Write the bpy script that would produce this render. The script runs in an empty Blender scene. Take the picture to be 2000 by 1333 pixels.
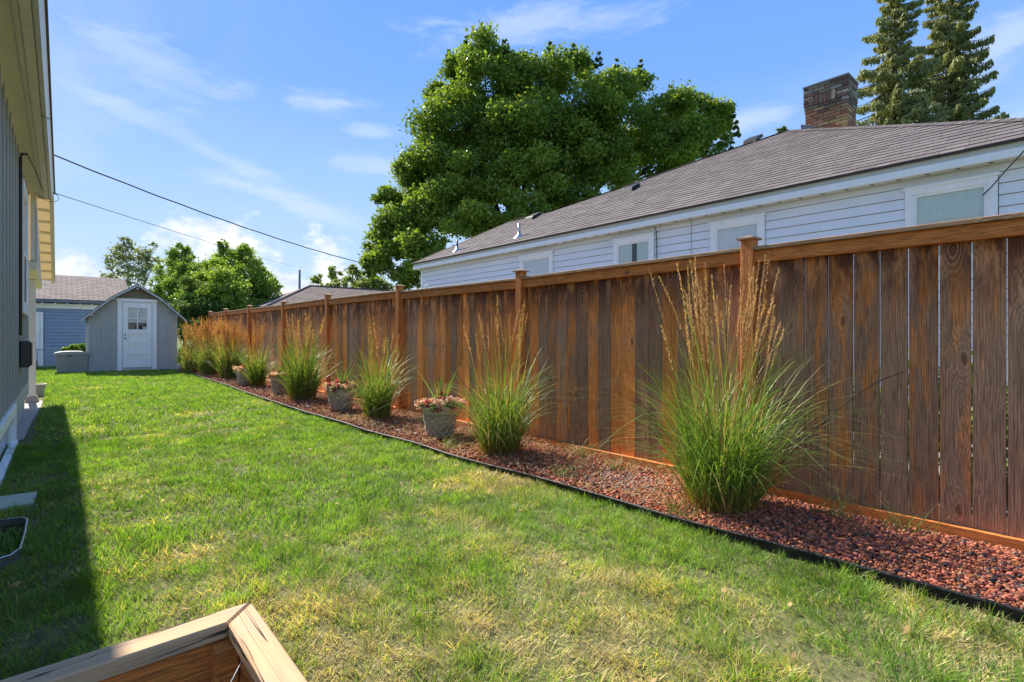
import bpy, math, random
import numpy as np
from mathutils import Vector, noise as mnoise

# ------------------------------------------------------------------ scene, camera, light
scn = bpy.context.scene
COL = scn.collection
R = math.radians
EYE = 1.19
YAW = math.atan(0.88)
SN, CS = math.sin(YAW), math.cos(YAW)

cam_d = bpy.data.cameras.new('camera'); cam = bpy.data.objects.new('camera', cam_d); COL.objects.link(cam)
cam.location = (0, 0, EYE); cam.rotation_euler = (R(90), 0, -YAW)
cam_d.sensor_width = 36; cam_d.lens = 18; cam_d.shift_y = -9.5 / 2000
cam_d.clip_start = .05; cam_d.clip_end = 2000
scn.camera = cam

SUN_EL, SUN_AZ = R(41), R(-2.8)
world = bpy.data.worlds.new('World'); scn.world = world; world.use_nodes = True
sun_d = bpy.data.lights.new('sun', 'SUN'); sun = bpy.data.objects.new('sun', sun_d); COL.objects.link(sun)
sun_d.energy = 2.3; sun_d.angle = R(.55); sun_d.color = (1, .95, .86)
sdir = Vector((math.sin(SUN_AZ) * math.cos(SUN_EL), math.cos(SUN_AZ) * math.cos(SUN_EL), math.sin(SUN_EL)))
sun.rotation_euler = (-sdir).to_track_quat('-Z', 'Y').to_euler(); sun.location = (0, 0, 30)
scn.view_settings.view_transform = 'Standard'
try: scn.view_settings.look = 'None'
except Exception: pass
scn.view_settings.gamma = 1; scn.view_settings.use_curve_mapping = False
scn.view_settings.exposure = 2.2
SKY_STRENGTH = .14

# ------------------------------------------------------------------ node helpers
class NT:
    def __init__(s, nt): s.nt = nt; nt.nodes.clear()
    def n(s, t, ins=None, **kw):
        nd = s.nt.nodes.new(t)
        for k, v in kw.items(): setattr(nd, k, v)
        if ins:
            for k, v in ins.items():
                sk = nd.inputs[k]
                if hasattr(v, 'is_output'): s.nt.links.new(v, sk)
                else: sk.default_value = v
        return nd
    def math(s, op, a, b=0.0, c=None, clamp=False):
        i = {0: a, 1: b}
        if c is not None: i[2] = c
        return s.n('ShaderNodeMath', i, operation=op, use_clamp=clamp).outputs[0]
    def ramp(s, f, stops, interp='LINEAR'):
        nd = s.n('ShaderNodeValToRGB', {0: f}); cr = nd.color_ramp; cr.interpolation = interp
        while len(cr.elements) < len(stops): cr.elements.new(.5)
        for e, (p, c) in zip(cr.elements, stops):
            e.position = p; e.color = (c, c, c, 1) if isinstance(c, (int, float)) else (*c, 1)
        return nd.outputs[0]
    def mix(s, f, a, b, mode='MIX'):
        nd = s.n('ShaderNodeMix', None, data_type='RGBA', blend_type=mode)
        for k, v in ((0, f), (6, a), (7, b)):
            if hasattr(v, 'is_output'): s.nt.links.new(v, nd.inputs[k])
            else: nd.inputs[k].default_value = v if k == 0 else (*v, 1)
        return nd.outputs[2]
    def noise(s, vec, scale, detail=3, rough=.5, dist=0):
        return s.n('ShaderNodeTexNoise', {'Vector': vec, 'Scale': scale, 'Detail': detail, 'Roughness': rough, 'Distortion': dist}).outputs[0]
    def mapping(s, vec, scale=(1, 1, 1), loc=(0, 0, 0), rot=(0, 0, 0)):
        return s.n('ShaderNodeMapping', {'Vector': vec, 'Scale': scale, 'Location': loc, 'Rotation': rot}).outputs[0]
    def pos(s): return s.n('ShaderNodeNewGeometry').outputs['Position']
    def sep(s, v): return s.n('ShaderNodeSeparateXYZ', {0: v}).outputs
    def bump(s, h, strength=.3, dist=.01):
        return s.n('ShaderNodeBump', {'Height': h, 'Strength': strength, 'Distance': dist}).outputs[0]
    def out(s, shader): s.n('ShaderNodeOutputMaterial', {0: shader})
    def bsdf(s, col, rough=.7, normal=None, spec=.3, metal=0.0):
        i = {'Roughness': rough, 'Specular IOR Level': spec, 'Metallic': metal}
        i['Base Color'] = col if hasattr(col, 'is_output') else (*col, 1)
        if normal is not None: i['Normal'] = normal
        return s.n('ShaderNodeBsdfPrincipled', i).outputs[0]

def newmat(name):
    m = bpy.data.materials.new(name); m.use_nodes = True
    return m, NT(m.node_tree)

# ------------------------------------------------------------------ sky
w = NT(world.node_tree)
sky = w.n('ShaderNodeTexSky', sky_type='NISHITA'); sky.sun_disc = False
sky.sun_elevation = SUN_EL; sky.sun_rotation = SUN_AZ; sky.altitude = 600; sky.air_density = 1.0; sky.dust_density = .3; sky.ozone_density = 2.5
dirv = w.n('ShaderNodeTexCoord').outputs['Generated']
dx, dy, dz = w.sep(dirv)
az = w.math('ARCTAN2', dx, dy); el = w.math('ARCSINE', dz)
# thin cirrus streaks on a high plane
zc = w.math('MAXIMUM', dz, .06)
pl = w.n('ShaderNodeCombineXYZ', {0: w.math('DIVIDE', dx, zc), 1: w.math('DIVIDE', dy, zc), 2: 0.0}).outputs[0]
warp = w.n('ShaderNodeTexNoise', {'Vector': pl, 'Scale': .5, 'Detail': 3}).outputs['Color']
pl2 = w.n('ShaderNodeVectorMath', {0: pl, 1: w.n('ShaderNodeVectorMath', {0: warp, 3: 1.1}, operation='SCALE').outputs[0]}, operation='ADD').outputs[0]
c1 = w.noise(w.mapping(pl2, (.9, .16, 1), (3.1, 1.7, 0), (0, 0, R(38))), 1.5, 6, .6)
c2 = w.noise(w.mapping(pl, (.30, .16, 1), (7.4, .3, 0), (0, 0, R(30))), 1.0, 3, .5)
cirrus = w.math('MULTIPLY', w.ramp(c1, [(.44, 0), (.74, 1)]), w.ramp(c2, [(.43, .0), (.62, 1)]))
cirrus = w.math('MULTIPLY', cirrus, .55)
ae = w.n('ShaderNodeCombineXYZ', {0: az, 1: el, 2: 0.0}).outputs[0]
sn = w.noise(w.mapping(ae, (1, 3.4, 1), (0, 0, 0), (0, 0, R(19))), 7, 7, .62, .5)
sn2 = w.noise(w.mapping(ae, (1, 2.0, 1), (4, 2, 0), (0, 0, R(14))), 3.2, 4, .55)
def streak(a0, e0, ra, re, slope):
    da = w.math('SUBTRACT', az, a0); de = w.math('SUBTRACT', w.math('SUBTRACT', el, e0), w.math('MULTIPLY', da, slope))
    a = w.math('DIVIDE', da, ra); e = w.math('DIVIDE', de, re)
    return w.math('SUBTRACT', 1.0, w.math('SQRT', w.math('ADD', w.math('MULTIPLY', a, a), w.math('MULTIPLY', e, e))))
ss = None
for q in [(.06, .345, .17, .030, -.28), (.19, .30, .16, .022, -.32), (.10, .41, .16, .06, -.2), (.32, .235, .22, .03, -.25), (.385, .405, .09, .024, .05), (.455, .368, .07, .016, .0), (.52, .30, .16, .03, -.1), (1.14, .365, .14, .035, .15), (1.47, .38, .16, .05, .35), (.8, .55, .3, .05, .1), (-.5, .38, .3, .06, .2), (2.2, .4, .5, .06, .1), (-1.6, .45, .5, .06, -.1), (3.0, .35, .3, .05, .1)]:
    h_ = streak(*q); ss = h_ if ss is None else w.math('MAXIMUM', ss, h_)
sm = w.ramp(w.math('ADD', w.math('MULTIPLY', ss, .75), w.math('MULTIPLY', w.math('SUBTRACT', sn, .5), 1.9)), [(.02, 0), (.75, 1)], 'EASE')
sm = w.math('MULTIPLY', w.math('MULTIPLY', sm, .62), w.ramp(sn2, [(.3, .35), (.65, 1)]))
cirrus = w.math('MAXIMUM', cirrus, sm)
# cumulus heaps low over the horizon
azel = w.n('ShaderNodeCombineXYZ', {0: az, 1: w.math('MULTIPLY', el, 1.6), 2: 0.0}).outputs[0]
cn = w.noise(azel, 16, 6, .55)
def heap(a0, e0, ra, re):
    a = w.math('DIVIDE', w.math('SUBTRACT', az, a0), ra); e = w.math('DIVIDE', w.math('SUBTRACT', el, e0), re)
    d = w.math('SQRT', w.math('ADD', w.math('MULTIPLY', a, a), w.math('MULTIPLY', e, e)))
    return w.math('SUBTRACT', 1.0, d)
hs = None
for (a0, e0, ra, re) in [(.20, .135, .12, .08), (.152, .150, .05, .05), (.235, .145, .07, .05), (.375, .125, .07, .075), (.36, .08, .12, .05), (.01, .085, .08, .055), (-.06, .08, .07, .04), (.24, .075, .22, .04), (-1.1, .1, .25, .09), (2.1, .12, .3, .1), (-2.4, .1, .3, .08), (1.35, .06, .2, .06)]:
    h_ = heap(a0, e0, ra, re); hs = h_ if hs is None else w.math('MAXIMUM', hs, h_)
cum = w.math('ADD', w.math('MULTIPLY', hs, 1.0), w.math('MULTIPLY', w.math('SUBTRACT', cn, .5), 2.6))
cum = w.ramp(cum, [(.10, 0), (.75, 1)], 'EASE')
cum = w.math('MULTIPLY', cum, .88)
cshade = w.ramp(w.noise(azel, 22, 4, .55), [(.3, (.55, .64, .80)), (.62, (1.0, .99, .99))])
base = w.n('ShaderNodeVectorMath', {0: sky.outputs[0], 3: SKY_STRENGTH}, operation='SCALE').outputs[0]
grad = w.ramp(w.math('DIVIDE', el, 1.5708), [(0, (.64, .76, .90)), (.08, (.50, .67, .92)), (.17, (.34, .55, .90)), (.28, (.175, .39, .88)), (.42, (.112, .310, .86)), (1, (.10, .27, .74))])
grad = w.n('ShaderNodeVectorMath', {0: grad, 3: .252}, operation='SCALE').outputs[0]
lum = w.n('ShaderNodeRGBToBW', {0: base}).outputs[0]
comp = w.math('DIVIDE', .9, w.math('ADD', 1.0, w.math('MULTIPLY', lum, 3.4)))
base = w.n('ShaderNodeVectorMath', {0: base, 3: comp}, operation='SCALE').outputs[0]
base = w.mix(.86, base, grad)
c_a = w.mix(cirrus, base, (.185, .205, .235))
cl = w.n('ShaderNodeVectorMath', {0: cshade, 3: .27}, operation='SCALE').outputs[0]
c_b = w.mix(cum, c_a, cl)
bg = w.n('ShaderNodeBackground', {0: c_b, 1: 1.0}).outputs[0]
w.n('ShaderNodeOutputWorld', {0: bg})

# ------------------------------------------------------------------ object helpers
WL = {}
def link(o, parent, loc):
    COL.objects.link(o); WL[o.name] = tuple(loc)
    if parent is not None:
        o.parent = parent; p = WL[parent.name]; o.location = (loc[0]-p[0], loc[1]-p[1], loc[2]-p[2])
    else: o.location = loc
    return o
def thing(name, label, cat, loc, group=None):
    o = bpy.data.objects.new(name, None); o.empty_display_size = .1; link(o, None, loc)
    return tag(o, label, cat, group)
def tag(o, label=None, cat=None, group=None, kind=None):
    if label: o['label'] = label
    if cat: o['category'] = cat
    if group: o['group'] = group
    if kind: o['kind'] = kind
    return o
def mesh_obj(name, verts, faces, mat, parent=None, smooth=False, col=None, loc=None):
    v = np.asarray(verts, dtype=np.float64).reshape(-1, 3)
    if loc is None:
        loc = tuple((v.min(0) + v.max(0)) / 2) if len(v) else (0, 0, 0)
    me = bpy.data.meshes.new(name)
    vv = v - np.array(loc)
    if isinstance(faces, np.ndarray):
        nf, k = faces.shape
        me.vertices.add(len(vv)); me.vertices.foreach_set('co', vv.astype(np.float32).ravel())
        me.loops.add(nf * k); me.loops.foreach_set('vertex_index', faces.astype(np.int32).ravel())
        me.polygons.add(nf); me.polygons.foreach_set('loop_start', np.arange(0, nf * k, k, dtype=np.int32))
        me.update(calc_edges=True)
    else:
        me.from_pydata([tuple(p) for p in vv], [], faces)
    if smooth: me.polygons.foreach_set('use_smooth', np.ones(len(me.polygons), dtype=bool))
    if col is not None:
        a = me.color_attributes.new('Col', 'FLOAT_COLOR', 'POINT')
        c4 = np.ones((len(vv), 4), dtype=np.float32); c4[:, :3] = col
        a.data.foreach_set('color', c4.ravel())
    me.materials.append(mat); me.update()
    o = bpy.data.objects.new(name, me)
    return link(o, parent, loc)
BOXF = [(0,3,2,1),(4,5,6,7),(0,1,5,4),(1,2,6,5),(2,3,7,6),(3,0,4,7)]
def boxv(x0, x1, y0, y1, z0, z1):
    return [(x0,y0,z0),(x1,y0,z0),(x1,y1,z0),(x0,y1,z0),(x0,y0,z1),(x1,y0,z1),(x1,y1,z1),(x0,y1,z1)]
def bevel(o, wd, seg=1):
    m = o.modifiers.new('bevel', 'BEVEL'); m.width = wd; m.segments = seg; m.limit_method = 'ANGLE'; return o
def box(name, x0, x1, y0, y1, z0, z1, mat, parent=None, bv=0):
    o = mesh_obj(name, boxv(x0,x1,y0,y1,z0,z1), BOXF, mat, parent)
    if bv: bevel(o, bv)
    return o
class MB:
    def __init__(s): s.v = []; s.f = []
    def add(s, v, f):
        n = len(s.v); s.v += [tuple(p) for p in v]; s.f += [tuple(i + n for i in q) for q in f]; return s
    def box(s, *a): return s.add(boxv(*a), BOXF)
    def tube(s, pts, rad, k=8, cap=True):
        pts = [Vector(p) for p in pts]; rads = rad if isinstance(rad, (list, tuple)) else [rad]*len(pts)
        n = len(s.v); up = Vector((0,0,1))
        for i, p in enumerate(pts):
            t = (pts[min(i+1, len(pts)-1)] - pts[max(i-1, 0)]).normalized()
            a = t.cross(up if abs(t.z) < .95 else Vector((1,0,0))).normalized(); b = t.cross(a)
            for j in range(k):
                q = 2*math.pi*j/k; s.v.append(tuple(p + (a*math.cos(q) + b*math.sin(q))*rads[i]))
        for i in range(len(pts)-1):
            for j in range(k):
                s.f.append((n+i*k+j, n+i*k+(j+1)%k, n+(i+1)*k+(j+1)%k, n+(i+1)*k+j))
        if cap: s.f.append(tuple(n+j for j in range(k))[::-1]); s.f.append(tuple(n+(len(pts)-1)*k+j for j in range(k)))
        return s
    def prism_y(s, poly, y0, y1):      # polygon in x,z extruded along y
        n = len(s.v); k = len(poly)
        s.v += [(x, y0, z) for x, z in poly] + [(x, y1, z) for x, z in poly]
        s.f.append(tuple(n+i for i in range(k))); s.f.append(tuple(n+k+i for i in range(k))[::-1])
        for i in range(k): s.f.append((n+i, n+k+i, n+k+(i+1)%k, n+(i+1)%k))
        return s
    def prism_x(s, poly, x0, x1):      # polygon in y,z extruded along x
        n = len(s.v); k = len(poly)
        s.v += [(x0, y, z) for y, z in poly] + [(x1, y, z) for y, z in poly]
        s.f.append(tuple(n+i for i in range(k))[::-1]); s.f.append(tuple(n+k+i for i in range(k)))
        for i in range(k): s.f.append((n+i, n+(i+1)%k, n+k+(i+1)%k, n+k+i))
        return s
    def lathe(s, prof, c, k=40):
        n = len(s.v)
        for r_, z in prof:
            for j in range(k):
                q = 2*math.pi*j/k; s.v.append((c[0]+r_*math.cos(q), c[1]+r_*math.sin(q), c[2]+z))
        for i in range(len(prof)-1):
            for j in range(k): s.f.append((n+i*k+j, n+i*k+(j+1)%k, n+(i+1)*k+(j+1)%k, n+(i+1)*k+j))
        return s
    def build(s, name, mat, parent=None, smooth=False, bv=0):
        o = mesh_obj(name, s.v, s.f, mat, parent, smooth)
        if bv: bevel(o, bv)
        return o
def dup(o, parent, loc, scale=None, rot=None):
    c = o.copy(); COL.objects.link(c); WL[c.name] = tuple(loc); c.parent = parent
    p = WL[parent.name] if parent else (0,0,0)
    c.location = (loc[0]-p[0], loc[1]-p[1], loc[2]-p[2])
    if scale: c.scale = scale
    if rot: c.rotation_euler = rot
    return c
def survey(px, py, d):       # surveyed point: bearing and height angle read from the photograph, distance d (m)
    u, v = (px-1000)/1000, (657-py)/1000
    return np.array([(SN+u*CS)*d, (CS-u*SN)*d, v*d+EYE])

# smooth value noise in numpy
_rs = np.random.RandomState(5); _tab = _rs.rand(256, 256)
def vnoise(x, y, sc):
    x = np.asarray(x)*sc + 100.3; y = np.asarray(y)*sc + 57.7
    xi = np.floor(x).astype(int); yi = np.floor(y).astype(int); fx = x-xi; fy = y-yi
    fx = fx*fx*(3-2*fx); fy = fy*fy*(3-2*fy)
    g = lambda a, b: _tab[a % 256, b % 256]
    return (g(xi,yi)*(1-fx)+g(xi+1,yi)*fx)*(1-fy) + (g(xi,yi+1)*(1-fx)+g(xi+1,yi+1)*fx)*fy
def fbm(x, y, sc): return (vnoise(x,y,sc)*.5 + vnoise(x,y,sc*2.1)*.3 + vnoise(x,y,sc*4.3)*.2)

# ------------------------------------------------------------------ materials
def paint(name, col, rough=.55, var=.12, dirt=None, bumpy=.15, scale=6):
    m, t = newmat(name); p = t.pos()
    n1 = t.noise(p, scale, 5, .6); n2 = t.noise(t.mapping(p, (14, 14, 1.3)), 3, 4, .6)
    f = t.math('MULTIPLY', t.math('ADD', n1, n2), .5)
    c = t.mix(t.ramp(f, [(.35, 0), (.65, 1)]), tuple(x*(1-var) for x in col), tuple(min(1, x*(1+var*.5)) for x in col))
    if dirt: c = t.mix(t.ramp(t.noise(p, scale*.4, 6, .65), [(.55, 0), (.8, dirt[1])]), c, dirt[0])
    t.out(t.bsdf(c, rough, t.bump(t.noise(p, 90, 3), bumpy, .003))); return m

def wood(name, axis='z', obj_tint=True, base=None):
    # stained and weathered softwood; grain runs along axis; each piece's own tone comes from its object colour
    m, t = newmat(name); p = t.pos(); oi = t.n('ShaderNodeObjectInfo')
    seed = t.math('MULTIPLY', oi.outputs['Random'], 37.0)
    off = t.n('ShaderNodeCombineXYZ', {0: seed, 1: seed, 2: seed}).outputs[0]
    q = t.n('ShaderNodeVectorMath', {0: p, 1: off}, operation='ADD').outputs[0]
    s = {'z': (1, 1, .055), 'y': (1, .055, 1), 'x': (.055, 1, 1)}[axis]
    s2 = {'z': (0, 1, .40), 'y': (0, .40, 1), 'x': (.40, 0, 1)}[axis]
    s3 = {'z': (1, 1, .16), 'y': (1, .16, 1), 'x': (.16, 1, 1)}[axis]
    # knots
    mq = t.sep(t.mapping(q, s2)); ia, ib = {'z': (1, 2), 'y': (1, 2), 'x': (0, 2)}[axis]
    wob = t.math('MULTIPLY', t.math('SUBTRACT', t.noise(q, 9, 3), .5), .035)
    vo = t.n('ShaderNodeTexVoronoi', {'Vector': t.n('ShaderNodeCombineXYZ', {0: t.math('ADD', mq[ia], wob), 1: mq[ib], 2: 0.0}).outputs[0], 'Scale': 4.0, 'Randomness': .95}, voronoi_dimensions='2D')
    kd = vo.outputs['Distance']
    kmask = t.ramp(kd, [(.035, 1), (.075, 0)])
    kr = t.ramp(t.sep(vo.outputs['Color'])[0], [(.40, 0), (.62, 1)])
    kmask = t.math('MULTIPLY', kmask, kr)
    khalo = t.math('MULTIPLY', t.ramp(kd, [(.06, 1), (.34, 0)]), t.math('ADD', .25, t.math('MULTIPLY', kr, .75)))
    warp = t.math('MULTIPLY', khalo, .9)
    qq = t.n('ShaderNodeVectorMath', {0: t.mapping(q, s), 1: t.n('ShaderNodeCombineXYZ', {0: t.math('MULTIPLY', warp, .05), 1: t.math('MULTIPLY', warp, .05), 2: t.math('MULTIPLY', warp, .05)}).outputs[0]}, operation='ADD').outputs[0]
    g1 = t.noise(qq, 42, 5, .62, 1.2); g2 = t.noise(qq, 150, 4, .6, .4); g3 = t.noise(t.mapping(q, s3), 13, 4, .6, .5)
    ring = t.math('SINE', t.math('MULTIPLY', kd, 95.0))
    r_, g_, b_ = t.sep(oi.outputs['Color'])
    if obj_tint:
        stain = t.mix(g1, (.24, .060, .011), (.84, .29, .07))
        grey = t.mix(g1, (.115, .054, .030), (.45, .25, .14))
        blot = t.ramp(t.math('ADD', g3, t.math('MULTIPLY', t.math('SUBTRACT', r_, .5), .55)), [(.40, 0), (.60, 1)])
        zz = t.sep(p)[2]
        hi = t.ramp(t.math('ADD', zz, t.math('MULTIPLY', t.math('SUBTRACT', g3, .5), 1.3)), [(.0, 0), (1.0, 1)])
        topf = t.math('MULTIPLY', t.math('SUBTRACT', t.math('ADD', zz, t.math('MULTIPLY', t.math('SUBTRACT', g3, .5), 1.2)), 1.15), 1.7, clamp=True)
        blot = t.math('ADD', blot, t.math('MULTIPLY', topf, t.math('MULTIPLY', b_, .9)), clamp=True)
        c = t.mix(blot, grey, stain)
        # dark old stain soaked in under the rail
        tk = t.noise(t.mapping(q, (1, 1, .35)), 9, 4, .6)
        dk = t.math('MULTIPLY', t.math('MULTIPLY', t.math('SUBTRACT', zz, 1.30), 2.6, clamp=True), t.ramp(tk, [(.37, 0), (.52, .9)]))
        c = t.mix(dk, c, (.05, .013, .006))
        c = t.mix(t.math('MULTIPLY', t.math('MULTIPLY', khalo, t.math('ADD', .35, t.math('MULTIPLY', ring, .35))), .75), c, (.46, .235, .12))
    else:
        a, b = base
        c = t.mix(g1, a, b)
        c = t.mix(t.ramp(g3, [(.45, 0), (.72, .5)]), c, tuple(x*.55 for x in a))
    c = t.mix(t.math('MULTIPLY', t.ramp(g2, [(.35, .6), (.55, 0)]), .8), c, (.02, .012, .008))
    c = t.mix(t.math('MULTIPLY', kmask, .78), c, (.085, .034, .016))
    c = t.n('ShaderNodeVectorMath', {0: c, 3: t.math('ADD', t.math('MULTIPLY', g_, 2.3), .55)}, operation='SCALE').outputs[0] if obj_tint else c
    ws = t.n('ShaderNodeTexWave', {'Vector': t.mapping(qq, (1, 1, 1)), 'Scale': 26.0, 'Distortion': 5.0, 'Detail': 2.0, 'Detail Scale': 1.2}, wave_type='BANDS', bands_direction={'z': 'Y', 'y': 'Z', 'x': 'Z'}[axis]).outputs['Fac']
    c = t.mix(t.ramp(ws, [(.55, 0), (.95, .30)]), c, (.035, .014, .007))
    h = t.math('ADD', t.math('MULTIPLY', g1, .6), t.math('ADD', t.math('MULTIPLY', g2, .5), t.math('MULTIPLY', t.math('MULTIPLY', ring, khalo), .15)))
    t.out(t.bsdf(c, .68, t.bump(h, .55, .006), .25)); return m

M = {}
M['board'] = wood('fence_board_wood', 'z')
M['rail'] = wood('cedar_rail_wood', 'y', False, ((.70, .185, .036), (.96, .36, .095)))
M['railcap'] = wood('sun_bleached_cap_wood', 'y', False, ((.40, .22, .11), (.62, .38, .21)))
M['post'] = wood('cedar_post_wood', 'z', False, ((.62, .165, .034), (.93, .34, .09)))
M['box_in'] = wood('orange_planter_wood', 'x', False, ((.60, .17, .03), (.85, .28, .06)))
def weathered(name, axis):
    m, t = newmat(name); p = t.pos()
    s = {'x': (.035, 1, 1), 'y': (1, .035, 1)}[axis]
    q = t.mapping(p, s)
    g1 = t.noise(q, 60, 5, .6, 1.0); g2 = t.noise(q, 38, 2, .5, .3); g3 = t.noise(p, 7, 4)
    c = t.mix(g1, (.42, .24, .115), (.70, .45, .24))
    c = t.mix(t.ramp(g3, [(.4, 0), (.7, .5)]), c, (.34, .28, .22))
    crack = t.math('ABSOLUTE', t.math('SUBTRACT', g2, .5))
    cm = t.math('MULTIPLY', t.ramp(crack, [(.004, 1), (.014, 0)]), t.ramp(t.noise(q, 12, 2), [(.44, 0), (.50, 1)]))
    c = t.mix(cm, c, (.05, .03, .02))
    t.out(t.bsdf(c, .75, t.bump(t.math('SUBTRACT', t.math('MULTIPLY', g1, .4), t.math('MULTIPLY', cm, 1.2)), .7, .008), .2)); return m
M['weath_x'] = weathered('weathered_rail_wood_across', 'x'); M['weath_y'] = weathered('weathered_rail_wood_along', 'y')

M['siding'] = paint('pale_blue_white_siding', (.83, .84, .86), .45, .05, ((.52, .56, .60), .35), .05, 2)
M['white'] = paint('white_trim_paint', (.90, .90, .88), .45, .06, ((.55, .53, .48), .3), .08)
M['fascia'] = paint('cream_fascia_paint', (.60, .60, .50), .5, .08, ((.42, .41, .33), .4), .08)
M['soffit'] = paint('mildewed_cream_soffit_paint', (.82, .79, .69), .6, .10, ((.40, .42, .26), .65), .1, 2.5)
M['eave'] = paint('beige_eave_paint', (.84, .79, .71), .55, .08, ((.36, .34, .27), .5), .1, 3)
M['cream'] = paint('cream_porch_paint', (.90, .82, .62), .55, .08, ((.6, .5, .33), .3), .1)
M['postw'] = paint('off_white_post_paint', (.86, .81, .73), .55, .07, ((.5, .45, .38), .3), .1)
M['gutter'] = paint('white_gutter_enamel', (.78, .78, .74), .35, .06, ((.5, .48, .4), .4), .03, 3)
M['grey'] = paint('warm_grey_house_paint', (.20, .195, .175), .6, .10, ((.17, .17, .16), .4), .2)
M['greyb'] = paint('lit_batten_grey_paint', (.44, .43, .39), .6, .10, ((.22, .22, .21), .4), .2)  # paler than the wall: light on the batten faces put into the colour
M['ltgrey'] = paint('pale_green_grey_foundation_paint', (.55, .57, .50), .7, .10, ((.33, .35, .30), .5), .3)
M['shed'] = paint('shed_grey_paint', (.40, .405, .385), .65, .08, ((.26, .28, .27), .4), .2)
M['shedtop'] = paint('shed_gable_tan_paint', (.20, .175, .13), .7, .12, ((.13, .11, .08), .5), .2)
M['shedtrim'] = paint('shed_rake_grey_paint', (.50, .52, .53), .6, .10, ((.3, .3, .3), .4), .2)
M['garage'] = paint('slate_blue_siding_paint', (.235, .315, .43), .5, .06, ((.2, .26, .34), .3), .05)
M['plastic'] = paint('grey_resin_plastic', (.30, .295, .285), .5, .05, ((.3, .3, .3), .3), .08)
M['plastlid'] = paint('taupe_resin_lid', (.38, .35, .32), .5, .05, None, .08)
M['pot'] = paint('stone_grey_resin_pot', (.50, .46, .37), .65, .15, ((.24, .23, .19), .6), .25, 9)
M['potshade'] = paint('stone_grey_resin_pot_recess_shade', (.36, .335, .275), .7, .15, ((.22, .2, .16), .6), .25, 9)  # darker copy of the pot colour: shade and dirt between the lattice
M['black'] = paint('matt_black_plastic', (.022, .022, .022), .5, .3, ((.09, .075, .06), .6), .5, 8)
M['edging'] = paint('black_edging_plastic', (.022, .020, .019), .55, .4, ((.13, .095, .07), .8), .8, 14)
M['metalbox'] = paint('dark_bronze_metal', (.065, .065, .06), .4, .2, ((.1, .1, .09), .5), .1)
M['wire'] = paint('black_cable_rubber', (.02, .02, .02), .6, .2)
M['galv'], t_ = newmat('galvanised_steel'); t_.out(t_.bsdf(t_.mix(t_.noise(t_.pos(), 30, 4), (.32, .33, .33), (.6, .62, .63)), .35, None, .5, .85))
M['nickel'], t_ = newmat('aged_nickel'); t_.out(t_.bsdf((.35, .32, .27), .3, None, .5, .9))
M['screen'] = paint('grey_insect_screen', (.10, .105, .105), .6, .1)
M['stonegrey'] = paint('pale_river_stone', (.42, .40, .36), .7, .3, ((.25, .22, .2), .5), .4, 20)
M['drip'] = paint('dark_brown_drip_edge', (.035, .024, .020), .5, .1)
M['leaddark'] = paint('dark_grey_flashing', (.17, .18, .20), .5, .15)
M['curtain'] = paint('white_curtain_cloth', (.66, .69, .69), .8, .04)
M['curtgreen'] = paint('pale_green_curtain_cloth', (.60, .67, .60), .8, .06)
M['dark'] = paint('dark_shade_paint', (.03, .035, .035), .8, .1)  # near-black colour standing in for unlit rooms and shaded siding gaps
M['lace'], t_ = newmat('lace_curtain_cloth')
_v = t_.n('ShaderNodeTexVoronoi', {'Vector': t_.pos(), 'Scale': 38.0}).outputs['Distance']
t_.out(t_.bsdf(t_.mix(t_.ramp(_v, [(.3, 0), (.5, 1)]), (.28, .27, .25), (.66, .65, .63)), .8))
def conc():
    m, t = newmat('worn_concrete'); p = t.pos(); n = t.noise(p, 5, 7, .65)
    c = t.mix(n, (.34, .29, .24), (.58, .51, .43)); c = t.mix(t.ramp(t.noise(p, 60, 4, .7), [(.4, .5), (.6, 0)]), c, (.25, .21, .17))
    t.out(t.bsdf(c, .85, t.bump(t.noise(p, 70, 5, .7), .5, .006))); return m
M['concrete'] = conc()
M['paver'] = paint('greenish_concrete_paver', (.52, .52, .40), .85, .15, ((.28, .32, .25), .6), .5, 12)
def brickm():
    m, t = newmat('old_brick'); p = t.pos(); oi = t.n('ShaderNodeObjectInfo')
    n = t.noise(p, 30, 5, .65); s = t.ramp(n, [(.3, .65), (.7, 1.25)])
    c = t.n('ShaderNodeVectorMath', {0: oi.outputs['Color'], 1: s}, operation='MULTIPLY').outputs[0]
    t.out(t.bsdf(c, .8, t.bump(n, .5, .006))); return m
M['brick'] = brickm()
M['mortar'] = paint('grey_mortar', (.40, .38, .35), .9, .2, ((.2, .19, .18), .5), .5, 20)
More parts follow.
